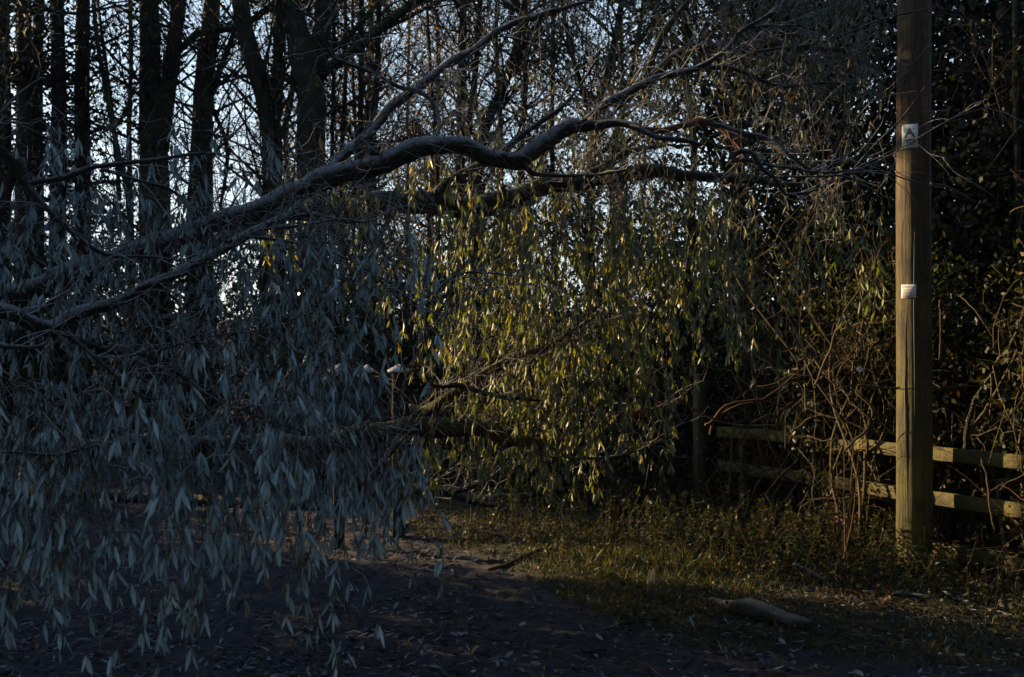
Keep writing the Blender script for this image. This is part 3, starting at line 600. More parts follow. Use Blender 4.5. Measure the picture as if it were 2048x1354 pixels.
T('woodland_tree', 'pair of grey upright stems above the middle of the arch', [[(920, 460, 14.5, 20), (921, 250, 14.5, 18), (925, 100, 14.5, 16), (926, -100, 14.5, 13)], [(932, 300, 14.5, 14), (952, 130, 14.5, 12), (965, -80, 14.5, 9)]], TB, DT, M['wood_leaf'], 60, 1.8, 350, 1500)
T('woodland_tree', 'mossy tree leaning right above the arch', [[(950, 420, 14.5, 24), (965, 270, 14.5, 22), (1000, 190, 14.5, 19), (1030, 110, 14.5, 15), (1060, -60, 14.5, 11)]], TB, DT, M['wood_leaf'], 60, 1.8, 350, 1500)
T('woodland_tree', 'bare tree with a fan of fine twigs behind the upper right leaves', [[(1180, 460, 14, 20), (1190, 250, 14, 18), (1230, 80, 14, 14), (1260, -100, 14, 10)], [(1190, 260, 14, 12), (1140, 90, 14, 10), (1120, -60, 14, 8)]], TB, DT, M['wood_leaf'], 110, 2.4, 300, 7000, leafsize=.06)
T('woodland_tree', 'leafy tree filling the top between the arch and the pole', [[(1480, 480, 13, 30), (1470, 300, 13, 26), (1500, 100, 13, 20), (1520, -100, 13, 14)], [(1475, 250, 13, 14), (1560, 100, 13, 12), (1640, -50, 13, 9)]], TB, DT, M['wood_leaf'], 150, 2.6, 600, 17000, leafsize=.08)
T('woodland_tree', 'tall leafy tree just left of the utility pole', [[(1690, 480, 12.5, 30), (1680, 300, 12.5, 26), (1690, 100, 12.5, 20), (1700, -100, 12.5, 14)]], TB, DT, M['hedge_leaf'], 150, 2.2, 600, 18000, leafsize=.08)
T('woodland_tree', 'thin trunk at the right edge behind the dark evergreen', [[(2042, 700, 9.5, 14), (2040, 500, 9.5, 13), (2036, 350, 9.5, 12), (2030, 150, 9.5, 11), (2030, -60, 9.5, 9)]], TB, DT, M['hedge_leaf'], 30, 1.2, 0, 800)
# dark evergreen on the right
def leaf_blob(centres, n, size, flat=.8):
    """points spread through several ellipsoids (x,y,z,rx,ry,rz)"""
    c = np.array(centres); vol = c[:, 3]*c[:, 4]*c[:, 5]; i = R.choice(len(c), n, p=vol/vol.sum())
    d = unit(R.normal(size=(n, 3)))*R.uniform(0, 1, (n, 1))**.42
    return c[i, :3]+d*c[i, 3:6], d
def bush(name, label, cat, centres, n, size, leafm, twigm, group=None, nst=40, ntw=200, twr=.005, wk=.6, fine=False):
    c = np.array(centres); b = c[:, :2].mean(0); z = zg(b[0], b[1]); root = thing(name, (b[0], b[1], z), label, cat, group)
    tb = Tubes(); mid = []
    for _ in range(nst):
        k = R.randint(len(c)); e = c[k, :3]+unit(R.normal(size=3))*c[k, 3:6]*R.uniform(.5, 1); s = np.array([c[k, 0]+R.normal()*c[k, 3]*.3, c[k, 1]+R.normal()*.2, 0.]); s[2] = zg(s[0], s[1])-.03
        p = arch(s, e, .15, .07*np.linalg.norm(e-s), 7); p, rr = smooth_path(p, np.linspace(.014, .004, 7), .15); tb.add(p, rr, 5); mid.append(p)
    tb.obj('stems', twigm, root, 'stuff'); mid = np.concatenate(mid); tb = Tubes()
    for _ in range(ntw):
        a = mid[R.randint(len(mid))]; d = unit(R.normal(size=3)+np.array([-.2, -.3, .2])); ln = R.uniform(.2, .8); p = [a]
        for k in range(6): d = unit(d+R.normal(size=3)*.3+np.array([0, 0, -.06])); p.append(p[-1]+d*ln/6)
        tb.add(p, np.linspace(twr*.8, twr*.3, 7), 3)
    tb.obj('twigs', twigm, root, 'stuff')
    q, d = leaf_blob(centres, n, size); q = q[q[:, 2] > gh(q[:, 0], q[:, 1])]; n = len(q)
    leaves('foliage', q, R.normal(size=(n, 3))+np.array([0, 0, -.3]), R.normal(size=(n, 3))+np.array([0, 0, .5]), R.uniform(.6, 1.3, n)*size, R.uniform(.7, 1.2, n)*size*wk, leafm, root, 'stuff', .12, fine)
    return root
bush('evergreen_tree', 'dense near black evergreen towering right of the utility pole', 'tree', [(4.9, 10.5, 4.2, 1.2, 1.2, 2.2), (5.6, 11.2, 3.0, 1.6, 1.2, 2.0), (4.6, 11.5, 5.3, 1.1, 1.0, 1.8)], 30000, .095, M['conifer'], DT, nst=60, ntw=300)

# ------------------------------------------------------------------ hedges
HG = 'hedge bushes behind the wooden fence'
def FX(t, off=0): # point on the fence line, off = metres behind it
    return np.array([3.264-.46*t+.887*off, 8.2+.887*t+.46*off])
def fb(t, off, z, rx, ry, rz): a = FX(t, off); return (a[0], a[1], z, rx, ry, rz)
bush('bramble_bush', 'red stemmed bramble tangle behind the fence left of the pole', 'bramble', [fb(1.8, .7, 1.1, .9, .6, 1.0), fb(2.9, .8, 1.2, .9, .7, 1.1), fb(2.4, .5, 1.6, .8, .4, .5)], 4500, .05, M['hedge_leaf'], M['red_twig'], HG, 110, 520, .006)
bush('holly_bush', 'green leaved bush spilling over the fence just left of the pole', 'bush', [fb(1.3, .25, 1.35, .28, .25, .55), fb(1.15, .3, 2.0, .4, .3, .4), fb(.8, .5, 1.7, .5, .4, .8)], 2600, .045, M['weed'], M['tan_twig'], HG, 40, 260, .005, .7, True)
bush('hedge_bush', 'dense dark hedge behind the brambles left of the pole', 'hedge', [fb(1.0, 1.6, 1.7, 1.3, .7, 1.9), fb(3.0, 1.7, 1.8, 1.4, .8, 2.0), fb(5, 1.2, 1.5, 1.4, .9, 1.7), fb(2.0, 2.4, 2.9, 1.5, .8, 1.5)], 42000, .08, M['hedge_leaf'], M['tan_twig'], HG, 60, 500, .006)
bush('hedge_bush', 'dense hedge of pale arching twigs behind the fence right of the pole', 'hedge', [fb(-.6, .8, 1.2, .9, .6, 1.3), fb(-1.8, .9, 1.3, .9, .8, 1.5), fb(.2, .9, 1.2, .8, .5, 1.2)], 11000, .06, M['hedge_leaf'], M['tan_twig'], HG, 90, 620, .008)
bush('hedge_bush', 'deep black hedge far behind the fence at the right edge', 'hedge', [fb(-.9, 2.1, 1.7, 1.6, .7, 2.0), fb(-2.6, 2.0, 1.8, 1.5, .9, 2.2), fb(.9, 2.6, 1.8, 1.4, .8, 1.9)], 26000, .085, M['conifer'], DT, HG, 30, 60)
BG_ = 'bushes closing the view under the wood'
bush('ivy_bank', 'dark green ivy bank seen through the middle of the curtain', 'bush', [(-1.5, 12.6, 1.3, 1.3, .7, 1.6), (-.3, 12.9, 1.2, 1.3, .8, 1.5), (.8, 12.8, 1.0, 1.2, .8, 1.4)], 24000, .075, M['ivy'], DT, BG_, 40, 200)
bush('thicket_bush', 'brown leaved thicket closing the path behind the left curtain', 'bush', [(-2.4, 15.8, 1.2, 1.6, .9, 1.8), (-3.8, 15.5, 1.4, 1.8, .9, 2.0), (-5.8, 15.5, 1.5, 1.8, .9, 2.1), (-8, 15.3, 1.6, 1.8, .9, 2.2)], 30000, .09, M['ivy'], DT, BG_, 60, 400)
bush('thicket_bush', 'twiggy thicket low between the ivy bank and the fence', 'bush', [(1.9, 12.0, .8, .9, .8, 1.2), (2.4, 13.2, 1.2, 1.3, .8, 1.7), (1.2, 11.2, .4, .8, .6, .6)], 17000, .065, M['hedge_leaf'], M['tan_twig'], BG_, 60, 500)
# unseen trees added outside the left edge to block the sun
for k, (x, y, h, lab) in enumerate([(-8.0, -1.5, 7.5, 'unseen leafy tree added for shade left of and behind the viewpoint'), (-7.8, 2.2, 7.5, 'unseen leafy tree added for shade level with the viewpoint outside the left edge'), (-7.8, 5.6, 7.5, 'unseen leafy tree added to shade the near curtain from the left'), (-8.0, 8.7, 7.5, 'unseen leafy tree added for shade on the near side of the sunny gap'),
        (-10.6, 18.6, 8.5, 'unseen leafy tree added for shade beyond the sunny gap on the left'), (-14, 22.5, 9.0, 'tallest unseen leafy tree, added for shade far along the left side')]):
    bush('shade_tree', lab, 'tree', [(x, y, h*.28, 1.3, 1.9, h*.3), (x, y+.1, h*.62, 1.4, 1.8, h*.32), (x-1.2, y-.2, h*.45, 1.3, 1.7, h*.42)], 15000, .2, M['hedge_leaf'], DT, 'unseen shade trees left of the path', 24, 40)
bush('shade_bush', 'unseen low bush added to shade the ground under the sunny gap', 'bush', [(-6.9, 8.4, 1.0, .8, 1.2, 1.5), (-6.9, 10.6, 1.3, .8, 1.0, 1.55), (-7.4, 12.4, .5, .8, 1.1, .95)], 17000, .12, M['hedge_leaf'], DT, 'unseen shade trees left of the path', 24, 60)  # added out of view to keep the low sun off the path
bush('shade_crown', 'unseen high crown added over the sunny gap to shade the upper pole', 'tree', [(-8.0, 10.8, 6.9, 1.4, 1.4, 1.35), (-8.4, 13.4, 7.0, 1.4, 1.6, 1.35)], 6500, .18, M['hedge_leaf'], DT, 'unseen shade trees left of the path', 14, 60)  # added out of view so the top of the pole falls in shade

# unseen trees added round and over the viewpoint to cut the sky light
for k, (x, y, h, r, lab) in enumerate([(3.5, -4.5, 8, 3.2, 'unseen leafy tree added for shade behind the viewpoint, right of the path'), (-2.5, -5.5, 8.5, 3.2, 'unseen leafy tree added for shade behind the viewpoint on the path side'), (7.5, 1.0, 8, 3.2, 'unseen leafy tree added for shade right of the viewpoint'),
        (6.2, -1.6, 8.5, 2.6, 'unseen leafy tree added between two others to keep sky light off the pole'), (9.6, 4.0, 8.5, 2.8, 'unseen leafy tree added far to the right to keep sky light off the pole'), (8.5, 7.0, 8.5, 2.6, 'unseen leafy tree added for shade beyond the fence right of the frame'), (.5, .5, 10.5, 3.0, 'unseen high crown added over the viewpoint to dim the sky light'), (-3.5, 2.5, 10, 2.4, 'unseen high crown added over the left side of the path to dim the sky light'), (3.2, 4.2, 10, 2.4, 'unseen high crown added over the right side of the path to dim the sky light')]):
    ov = h >= 10; tx = x if not ov else x+(-2.2 if x < 1 else 3); root = thing('woodland_tree', (tx, y-(2 if ov else 0), zg(tx, y)), lab, 'tree', 'unseen shade trees round the viewpoint'); t = Tubes()
    q = arch(np.array([tx, y-(2 if ov else 0), -.1]), np.array([x, y, h*.8]), .3, .15, 7); q, rr = smooth_path(q, np.linspace(.2, .06, 7), .25); t.add(q, rr, 10, .08, k); t.obj('trunk', TB, root); t = Tubes()
    cc = [(x, y, h*.8 if ov else h*.55, r, r, h*.16 if ov else h*.45)]; qq, d = leaf_blob(cc, 70, .3)
    for e in qq: a_ = q[R.randint(len(q)//2, len(q))]; t.add(arch(a_, e, .2, .15, 5), np.linspace(.03, .006, 5), 4)
    t.obj('crown', DT, root, 'stuff'); qq, d = leaf_blob(cc, 5500, .3); qq = qq[qq[:, 2] > .3]; n = len(qq)
    leaves('foliage', qq, R.normal(size=(n, 3)), R.normal(size=(n, 3))+[0, 0, .6], R.uniform(.15, .3, n), R.uniform(.1, .2, n), M['hedge_leaf'], root, 'stuff', .1, False)

# ------------------------------------------------------------------ fence
def boxv(c, ax, size, jit=0.0, seg=1, taper=0):
    """box with length along ax (3 vectors), returns V, quads; seg splits the long side (axis 0)"""
    a0, a1, a2 = [np.array(a, float) for a in ax]; c = np.array(c, float); V = []; bev = min(size[1], size[2])*.12
    prof = [(-1, -1), (1, -1), (1, 1), (-1, 1)]; rings = []
    h1, h2 = size[1]/2, size[2]/2
    pr = []
    for (s1, s2), nxt in zip(prof, range(4)):
        if nxt in (0, 2): pr += [(s1*h1, s2*(h2-bev)), (s1*(h1-bev), s2*h2)]
        else: pr += [(s1*(h1-bev), s2*h2), (s1*h1, s2*(h2-bev))]
    ang = sorted(pr, key=lambda p: math.atan2(p[1]/h2, p[0]/h1)); m = 8
    for k in range(seg+1):
        t = (k/seg-.5)*size[0]; off = np.array([0, R.normal()*jit, R.normal()*jit])
        for u, v in ang:
            V.append(c+a0*t+a1*(u+off[1]+R.normal()*jit*.4)+a2*(v+off[2]+R.normal()*jit*.4))
    F = []
    for k in range(seg):
        for j in range(m): F.append((k*m+j, k*m+(j+1) % m, (k+1)*m+(j+1) % m, (k+1)*m+j))
    V += [c-a0*size[0]/2, c+a0*size[0]/2]; n0 = (seg+1)*m
    Tt = [(n0, (j+1) % m, j) for j in range(m)]+[(n0+1, seg*m+j, seg*m+(j+1) % m) for j in range(m)]
    return np.array(V), [np.array(F), np.array(Tt)]
fd = np.array([-.46, .887, 0]); fd /= np.linalg.norm(fd); fn = np.array([fd[1], -fd[0], 0])  # fn points behind the fence
fence = thing('wooden_fence', (FX(0)[0], FX(0)[1], zg(*FX(0))), 'weathered green tinged post and rail fence behind the utility pole', 'fence')
up = np.array([0, 0, 1.])
def zrail(y_px_at, t): return 0
RZ = [CAM_H-.858, CAM_H-1.195, CAM_H-1.56]
joints = [(-3.4, -.52), (-.515, 1.08), (1.085, 2.86)]
for ri, z in enumerate(RZ):
    for k, (a, b) in enumerate(joints):
        if ri == 0 and k == 3: b = 4.6
        sh = (.03, -.02, .02)[ri]*(1 if k % 2 else -1)
        ca = FX((a+b)/2); V, F = boxv((ca[0], ca[1], z+R.normal()*.008), (fd, fn, up), (b-a-.004, .036, .100), .0015, 14)
        V[:, 2] += snoise(V, 1.6, ri*7+k, 2)*.014; V[:, :2] += (snoise(V, 1.3, ri*5+k+2, 2)*.008)[:, None]*fn[None, :2]
        obj('rail', V, F, M['rail'], fence)
for t, h, w in [(-2.0, .89, .1), (-.62, .88, .10), (.42, .87, .085), (1.6, .86, .08), (2.55, .86, .09)]:
    a = FX(t, .018+w/2+.003); z0 = zg(*a)-.2; V, F = boxv((a[0], a[1], (z0+h)/2), (up, fd, fn), (h-z0, w, w), .002, 8); obj('post', V, F, M['post'], fence)
a = FX(3.02, -.10); z0 = zg(*a)-.1; b = 1.34
tp = thing('gate_post', (a[0], a[1], z0), 'tall square green stained post at the left end of the visible fence', 'post')
V, F = boxv((a[0], a[1], (z0+b)/2), (up, fd, fn), (b-z0, .10, .10), .003, 10); obj('shaft', V, F, M['post'], tp)
V, F = boxv((a[0], a[1], b+.012), (up, fd, fn), (.024, .12, .12), .001, 1); obj('cap', V, F, M['rail'], tp)
for k, dz in enumerate((.35, .75)):
    V, F = boxv((a[0]-.03*k, a[1]-.06, dz), ((1, 0, 0), (0, 1, 0), up), (.03, .012, .03), 0, 1); obj('bolt_plate', V, F, M['metal'], tp)

bush('bramble_bush', 'tall arching bramble stems leaning out between the willow leaves and the pole', 'bramble', [fb(1.0, .35, 1.8, .9, .25, .7), fb(2.2, .35, 1.8, .9, .3, .7), fb(1.6, .3, 2.4, .9, .3, .6), fb(-.8, .3, 1.6, .9, .3, 1.0), fb(-1.0, .3, 2.6, .8, .3, .7)], 3600, .045, M['hedge_leaf2'], M['tan_twig'], HG, 150, 1300, .006)
bush('ivy_bush', 'small dark shining ivy mass hanging over the fence top left of the pole', 'ivy', [fb(1.55, -.05, 1.0, .22, .12, .32), fb(1.7, 0, 1.35, .25, .15, .2)], 700, .05, M['ivy'], M['dark_twig'], HG, 10, 20, .004, .8, True)
bush('bramble_bush', 'thin brambles sprawling over the front of the fence rails', 'bramble', [fb(2.4, -.25, .6, .4, .3, .3), fb(1.1, -.22, .5, .3, .25, .4), fb(-.9, -.2, .5, .4, .2, .4)], 600, .04, M['weed'], M['red_twig'], None, 12, 60, .004)

# ------------------------------------------------------------------ utility pole
pc = np.array([(1828-1024)/FPX*8.27, 8.27]); pr_ = .126
pole = thing('utility_pole', (pc[0], pc[1], zg(*pc)), 'tall round wooden utility pole with green algae on its lower half', 'utility pole')
q = np.array([[pc[0]+.004*math.sin(z*1.7), pc[1], z] for z in np.arange(-.3, 8.2, .06)]); rr = .128-.0022*q[:, 2]
t = Tubes(); t.add(q, rr, 48, .006, 3); t.obj('shaft', M['pole'], pole)
for k, (ang, z0, z1) in enumerate([(-1.3, .3, 1.5), (-1.9, 1.1, 2.7), (-.9, 1.9, 3.6), (-1.6, 2.9, 4.6), (-2.4, .5, 1.9), (-1.1, .2, .9)]):
    zz = np.arange(z0, z1, .05); an = ang+.02*np.sin(zz*5+k); rad = .1295-.0022*zz; w = .0034*np.sin((zz-z0)/(z1-z0)*math.pi)+.0003
    p = np.stack([pc[0]+rad*np.cos(an), pc[1]+rad*np.sin(an), zz], -1); tt = Tubes(); tt.add(p, w, 4); tt.obj('crack', M['black_print'], pole)
def curved(zc, h, ang0, wid, rad, name, mat, parent, th=.002, seg=10):
    a = ang0+np.linspace(-wid/2, wid/2, seg+1)/rad; V = []
    for r_ in (rad, rad+th):
        for z in (zc-h/2, zc+h/2): V.append(np.stack([pc[0]+r_*np.cos(a), pc[1]+r_*np.sin(a), np.full(seg+1, z)], -1))
    V = np.concatenate(V); m = seg+1; F = []
    for k in range(seg):
        F += [(2*m+k, 2*m+k+1, 3*m+k+1, 3*m+k), (k+1, k, m+k, m+k+1), (m+k, 3*m+k, 3*m+k+1, m+k+1), (k, k+1, 2*m+k+1, 2*m+k)]
    F += [(0, 2*m, 3*m, m), (m-1, 2*m-1, 4*m-1, 3*m-1)]
    return obj(name, V, [np.array(F)], mat, parent)
def polar(u, z, rad, ang0): a = ang0+u/rad; return (pc[0]+rad*math.cos(a), pc[1]+rad*math.sin(a), z)
# centre of the warning plate: px 1812, py 261
A1 = math.radians(-90-33); zc = CAM_H-(261-677)/FPX*7.94; r1 = .1265
sg = thing('warning_sign', polar(0, zc, r1, A1), 'small white warning plate with a dark triangle high on the pole', 'sign')
curved(zc, .172, A1, .114, r1+.001, 'plate', M['white_plate'], sg)
def print_poly(pts, name, mat, rad, parent, zc, A):
    V = np.array([polar(u, zc+v, rad, A) for u, v in pts]); return obj(name, V, [np.arange(len(pts))[None, :]], mat, parent)
for k in range(3):   # triangle border
    c3 = [(-.040, -.012), (.040, -.012), (0, .066)]; ci = [(-.025, -.003), (.025, -.003), (0, .046)]; j = (k+1) % 3
    print_poly([c3[k], c3[j], ci[j], ci[k]], 'triangle_border', M['black_print'], r1+.0045, sg, zc, A1)
print_poly([(-.024, -.0025), (.024, -.0025), (0, .045)], 'triangle_field', M['yellow_print'], r1+.0042, sg, zc, A1)
print_poly([(-.004, .030), (.004, .030), (.001, .018), (.007, .018), (-.002, .000), (0, .013), (-.006, .013)], 'symbol', M['black_print'], r1+.0048, sg, zc, A1)
for v, w, h in [(-.028, .07, .013), (-.046, .05, .007), (-.060, .044, .005)]:
    u = -w/2
    while u < w/2:
        ww = R.uniform(.005, .011); print_poly([(u, v-h/2), (u+ww, v-h/2), (u+ww, v+h/2), (u, v+h/2)], 'print', M['black_print'], r1+.0045, sg, zc, A1); u += ww+.002
print_poly([(.012, -.070), (.045, -.070), (.045, -.036), (.030, -.036)], 'yellow_patch', M['yellow_print'], r1+.0043, sg, zc, A1)
for u, v in ((-.048, .078), (.048, .078), (-.048, -.078), (.048, -.078)):
    b = np.array(polar(u, zc+v, r1+.004, A1)); dn = unit(b-np.array([pc[0], pc[1], b[2]])); tt = Tubes(); tt.add([b-dn*.004, b+dn*.002], [.004, .003], 6); tt.obj('nail', M['metal'], sg)
A2 = math.radians(-90-37); z2 = CAM_H-(580-677)/FPX*7.95; r2 = .1275
pn = thing('paper_notice', polar(0, z2, r2, A2), 'square white paper notice pinned at head height on the pole', 'notice')
curved(z2, .098, A2, .108, r2+.001, 'sheet', M['paper'], pn, .0012)
for v in (.036, .027, .014, .004, -.006, -.016, -.026, -.035):
    w = R.uniform(.05, .085); u = -.042
    while u < -.042+w:
        ww = R.uniform(.006, .013); print_poly([(u, v-.002), (u+ww, v-.002), (u+ww, v+.002), (u, v+.002)], 'print', M['grey_print'], r2+.0032, pn, z2, A2); u += ww+.003
for u in (-.046, .046):
    b = np.array(polar(u, z2+.042, r2+.003, A2)); dn = unit(b-np.array([pc[0], pc[1], b[2]])); tt = Tubes(); tt.add([b-dn*.003, b+dn*.003], [.003, .003], 6); tt.obj('pin', M['metal'], pn)
# wire across the pole
q = np.array([P(1650, 790, 7.4), P(1700, 772, 7.5), P(1780, 778, 7.6), P(1864, 776, 7.7), P(1950, 772, 7.9), P(2060, 778, 8.1)])
q, rr = smooth_path(q, np.full(6, .004), .05); t = Tubes(); t.add(q, rr, 6); tag(t.obj('hanging_cane', M['dark_twig']), 'thin dark stem reaching straight across the lower pole', 'branch')

# ------------------------------------------------------------------ capped posts seen through the curtain
for x, w, Y, lab in [(678, 34, 9.2, 'grey post with a frosted pointed cap, leftmost of the three behind the leaves'), (733, 27, 10.2, 'slimmer grey post with a frosted cap, middle of the three behind the leaves'), (797, 40, 9.6, 'dark post with a wide frosted cap, rightmost of the three behind the leaves')]:
    b = P(x, 745, Y); z0 = zg(b[0], b[1]); ww = PR(w, Y); root = thing('capped_post', (b[0], b[1], z0), lab, 'post', 'capped posts behind the leaf curtain')
    V, F = boxv((b[0], b[1], (b[2]+z0-.1)/2), (up, (1, 0, 0), (0, 1, 0)), (b[2]-z0+.1, ww*.6, ww*.6), .001, 4); obj('shaft', V, F, M['grey_post'], root)
    h = ww/2; zt = b[2]+.003; V = np.array([(b[0]+i*h, b[1]+j*h, zt+k) for k in (0, .022) for i, j in ((-1, -1), (1, -1), (1, 1), (-1, 1))]+[(b[0], b[1], zt+.07)])
    obj('cap', V, [np.array([(3, 2, 1, 0), (0, 1, 5, 4), (1, 2, 6, 5), (2, 3, 7, 6), (3, 0, 4, 7)]), np.array([(4, 5, 8), (5, 6, 8), (6, 7, 8), (7, 4, 8)])], M['cap'], root)

# ------------------------------------------------------------------ wood lying on the ground
def on_ground(name, label, cat, pts, mat, sides=10, bark=.1, cat_group=None, ragged=0, lift=0):
    """pts: (px, py, radius): pixels give the ground point"""
    q = []
    for px, py, r in pts:
        Y = CAM_H*FPX/(py-677); x = (px-1024)/FPX*Y; q.append((x, Y, zg(x, Y)+r*.8+lift))
    q = np.array(q); r = np.array([p[2] for p in pts]); q, r = smooth_path(q, r, max(.02, r.mean()*.6))
    t = Tubes(); t.add(q, r, sides, bark, int(pts[0][0]), ragged=ragged); o = t.obj(name, mat); tag(o, label, cat, cat_group); return o
on_ground('broken_log', 'short thick broken log lying at the front of the verge', 'log', [(1400, 1218, .012), (1432, 1226, .026), (1462, 1236, .036), (1500, 1244, .060), (1545, 1256, .055), (1590, 1266, .050), (1616, 1270, .044)], M['log_bark'], 16, .2, ragged=.03)
on_ground('dead_stick', 'long pale crooked stick lying in front of the pole', 'stick', [(1690, 1198, .010), (1730, 1200, .014), (1800, 1206, .016), (1860, 1210, .017), (1888, 1204, .019), (1940, 1222, .017), (1985, 1238, .015), (2032, 1248, .012)], M['branch_bark'], 8, .1)
on_ground('dead_stick', 'reddish straight stick pointing from the path onto the grass', 'stick', [(975, 1145, .008), (1020, 1138, .013), (1070, 1125, .014), (1120, 1108, .009)], M['red_twig'], 8, .1)
on_ground('dead_stick', 'thin bent twig at the dark edge of the path near the curtain', 'stick', [(800, 1062, .006), (850, 1050, .012), (880, 1030, .008), (892, 1022, .005)], M['dark_twig'], 6, .08)
on_ground('dead_stick', 'small forked pale twig on the path below the grass', 'stick', [(1205, 1255, .004), (1230, 1248, .006), (1250, 1238, .004)], M['branch_bark'], 6)
on_ground('dead_stick', 'short dark stick just left of the broken log', 'stick', [(1335, 1188, .008), (1360, 1200, .014), (1388, 1212, .009)], M['red_twig'], 8)
on_ground('fallen_log', 'long dark log lying across the path behind the curtain', 'log', [(-120, 978, .06), (20, 985, .07), (140, 1000, .065), (260, 1008, .06), (380, 1012, .055), (500, 1020, .05), (640, 1024, .04)], M['conifer_bark'], 12, .1)
# splintered upright piece of wood
b = P(1588, 1128, 7.6); g = P(1645, 1170, 7.7); g[2] = zg(g[0], g[1])
q, rr = smooth_path(np.array([g+[0, 0, .01], (b+g)/2+[-.02, 0, .01], b]), np.array([.03, .028, .008]), .025)
t = Tubes(); t.add(q, rr, 8, .25, 5, ragged=.03); tag(t.obj('wood_splinter', M['willow_bark']), 'pale torn splinter of wood leaning up out of the weeds', 'wood')
# clods
def clod(px, py, s, label):
    Y = CAM_H*FPX/(py-677); x = (px-1024)/FPX*Y; n = 12; a = []
    u = np.linspace(0, math.pi, 8)[1:-1]; v = np.arange(n)/n*2*math.pi
    V = np.array([[math.sin(i)*math.cos(j), math.sin(i)*math.sin(j), math.cos(i)] for i in u for j in v]+[[0, 0, 1], [0, 0, -1]])
    V = V*(1+.28*snoise(V, 3.1, int(px), 3))[:, None]*np.array([s, s*.8, s*.6])+np.array([x, Y, zg(x, Y)+s*.3])
    F = [(i*n+j, (i+1)*n+j, (i+1)*n+(j+1) % n, i*n+(j+1) % n) for i in range(5) for j in range(n)]; e = 6*n
    Tt = [(e, j, (j+1) % n) for j in range(n)]+[(e+1, 5*n+(j+1) % n, 5*n+j) for j in range(n)]
    o = obj('mud_clod', V, [np.array(F), np.array(Tt)], M['ground'], smooth=True); tag(o, label, 'clod')
clod(960, 1302, .052, 'dark clod of mud standing on the path in front'); clod(770, 1300, .07, 'low dark mud lump under the tips of the curtain'); clod(1490, 1300, .035, 'small dark clod below the broken log')
# two bleached leaves standing in the grass, white flower
for px, py, l_, lab in [(1296, 1172, .13, 'pale bleached leaf standing upright in the grass, left of a pair'), (1303, 1176, .15, 'pale bleached leaf standing upright in the grass, right of a pair'), (1207, 1108, .07, 'small pale upright leaf at the end of the reddish stick')]:
    Y = CAM_H*FPX/(py+16-677); x = (px-1024)/FPX*Y; z = zg(x, Y); V, F = leaf_arrays(np.array([[x, Y, z]]), np.array([[.1, 0, 1.]]), np.array([[0, -1., 0]]), np.array([l_]), np.array([l_*.26]), .1, True)
    o = obj('dry_leaf', V, F, M['pale_leaf']); tag(o, lab, 'leaf')
c = P(1718, 738, 8.1); n = 9; a = np.arange(n)/n*6.283; DD = np.stack([np.cos(a)*.8, np.full(n, -.6), np.sin(a)*.8], -1)
fr = thing('white_flower', c, 'single small white bloom in the hedge left of the pole', 'flower')
for k in range(n):
    V, F = leaf_arrays(np.array([c]), DD[k:k+1], np.array([[0, -1., .2]]), np.array([.030]), np.array([.016]), .1, True); obj('petal', V, F, M['flower'], fr)
t = Tubes(); t.add([c, c+[.05, .1, -.2], c+[.1, .3, -.5]], [.002, .003, .004], 5); t.obj('stalk', M['tan_twig'], fr)

# ------------------------------------------------------------------ litter, grass, weeds
def scatter(n, x0, x1, y0, y1, keep):
    x = R.uniform(x0, x1, n*3); t = R.rand(n*3); y = y0*(y1/y0)**t; m = keep(x, y); x, y = x[m][:n], y[m][:n]
    return np.stack([x, y, gh(x, y)+.012], -1)
frame = lambda x, y: np.abs(x) < y*.50+.3
dens = lambda x, y: snoise(np.stack([x, y, x*0], -1), 1.7, 31, 3)
q = scatter(26000, -8, 8, 4.8, 17, lambda x, y: frame(x, y) & (dens(x, y)+.5*(y < 6.6) > R.uniform(-1.0, .6, len(x)))); n = len(q)
leaves('fallen_leaves', q, R.normal(size=(n, 3))*[1, 1, .16], R.normal(size=(n, 3))*.35+[0, 0, 1], R.uniform(.025, .075, n), R.uniform(.008, .028, n), M['litter'], None, 'stuff', .3, True)
q = scatter(5000, -8, 8, 4.8, 12, frame); n = len(q); tb = Tubes()
for k in range(0, 2200):
    d = unit(R.normal(size=3)*[1, 1, .12])*R.uniform(.03, .16); a = q[k]; tb.add([a, a+d*.5+[0, 0, R.uniform(0, .02)], a+d], [.002, .0022, .001], 3)
tb.obj('litter_twigs', M['branch_bark'], None, 'stuff')
vg = lambda x, y: frame(x, y) & (y > vline(x)+.25*snoise(np.stack([x, y, x*0], -1), 3, 8, 2)) & (x > -1.3)
q = scatter(40000, -2, 7, 5.3, 12.5, lambda x, y: vg(x, y) & (dens(x+5, y*1.3)+1.3*np.exp(-((x-.8)/.7)**2-((y-8.1)/.8)**2)-.25*(x > 1.7) > R.uniform(-1.0, .9, len(x)))); n = len(q)
leaves('grass', q-[0, 0, .012], R.normal(size=(n, 3))*[.7, .7, .2]+[0, 0, 1], R.normal(size=(n, 3))*[1, 1, .1], R.uniform(.03, .085, n)*(1+.7*np.exp(-((q[:, 0]-.9)/.9)**2-((q[:, 1]-8.1)/.8)**2)), R.uniform(.003, .006, n), M['grass'], None, 'stuff', .3, False)  # blades thicker and taller at the sunlit patch, shaped to brighten it
q = scatter(9000, -2, 7, 5.5, 12, lambda x, y: vg(x, y) & (dens(x*1.4+2, y+4) > R.uniform(-.8, .6, len(x)))); n = len(q)
leaves('ground_ivy', q+[0, 0, .01]+R.uniform(0, 1, (n, 1))*[0, 0, .05], R.normal(size=(n, 3))*[1, 1, .3], R.normal(size=(n, 3))*.5+[0, 0, 1], R.uniform(.015, .035, n), R.uniform(.012, .028, n), M['weed'], None, 'stuff', .2, False)
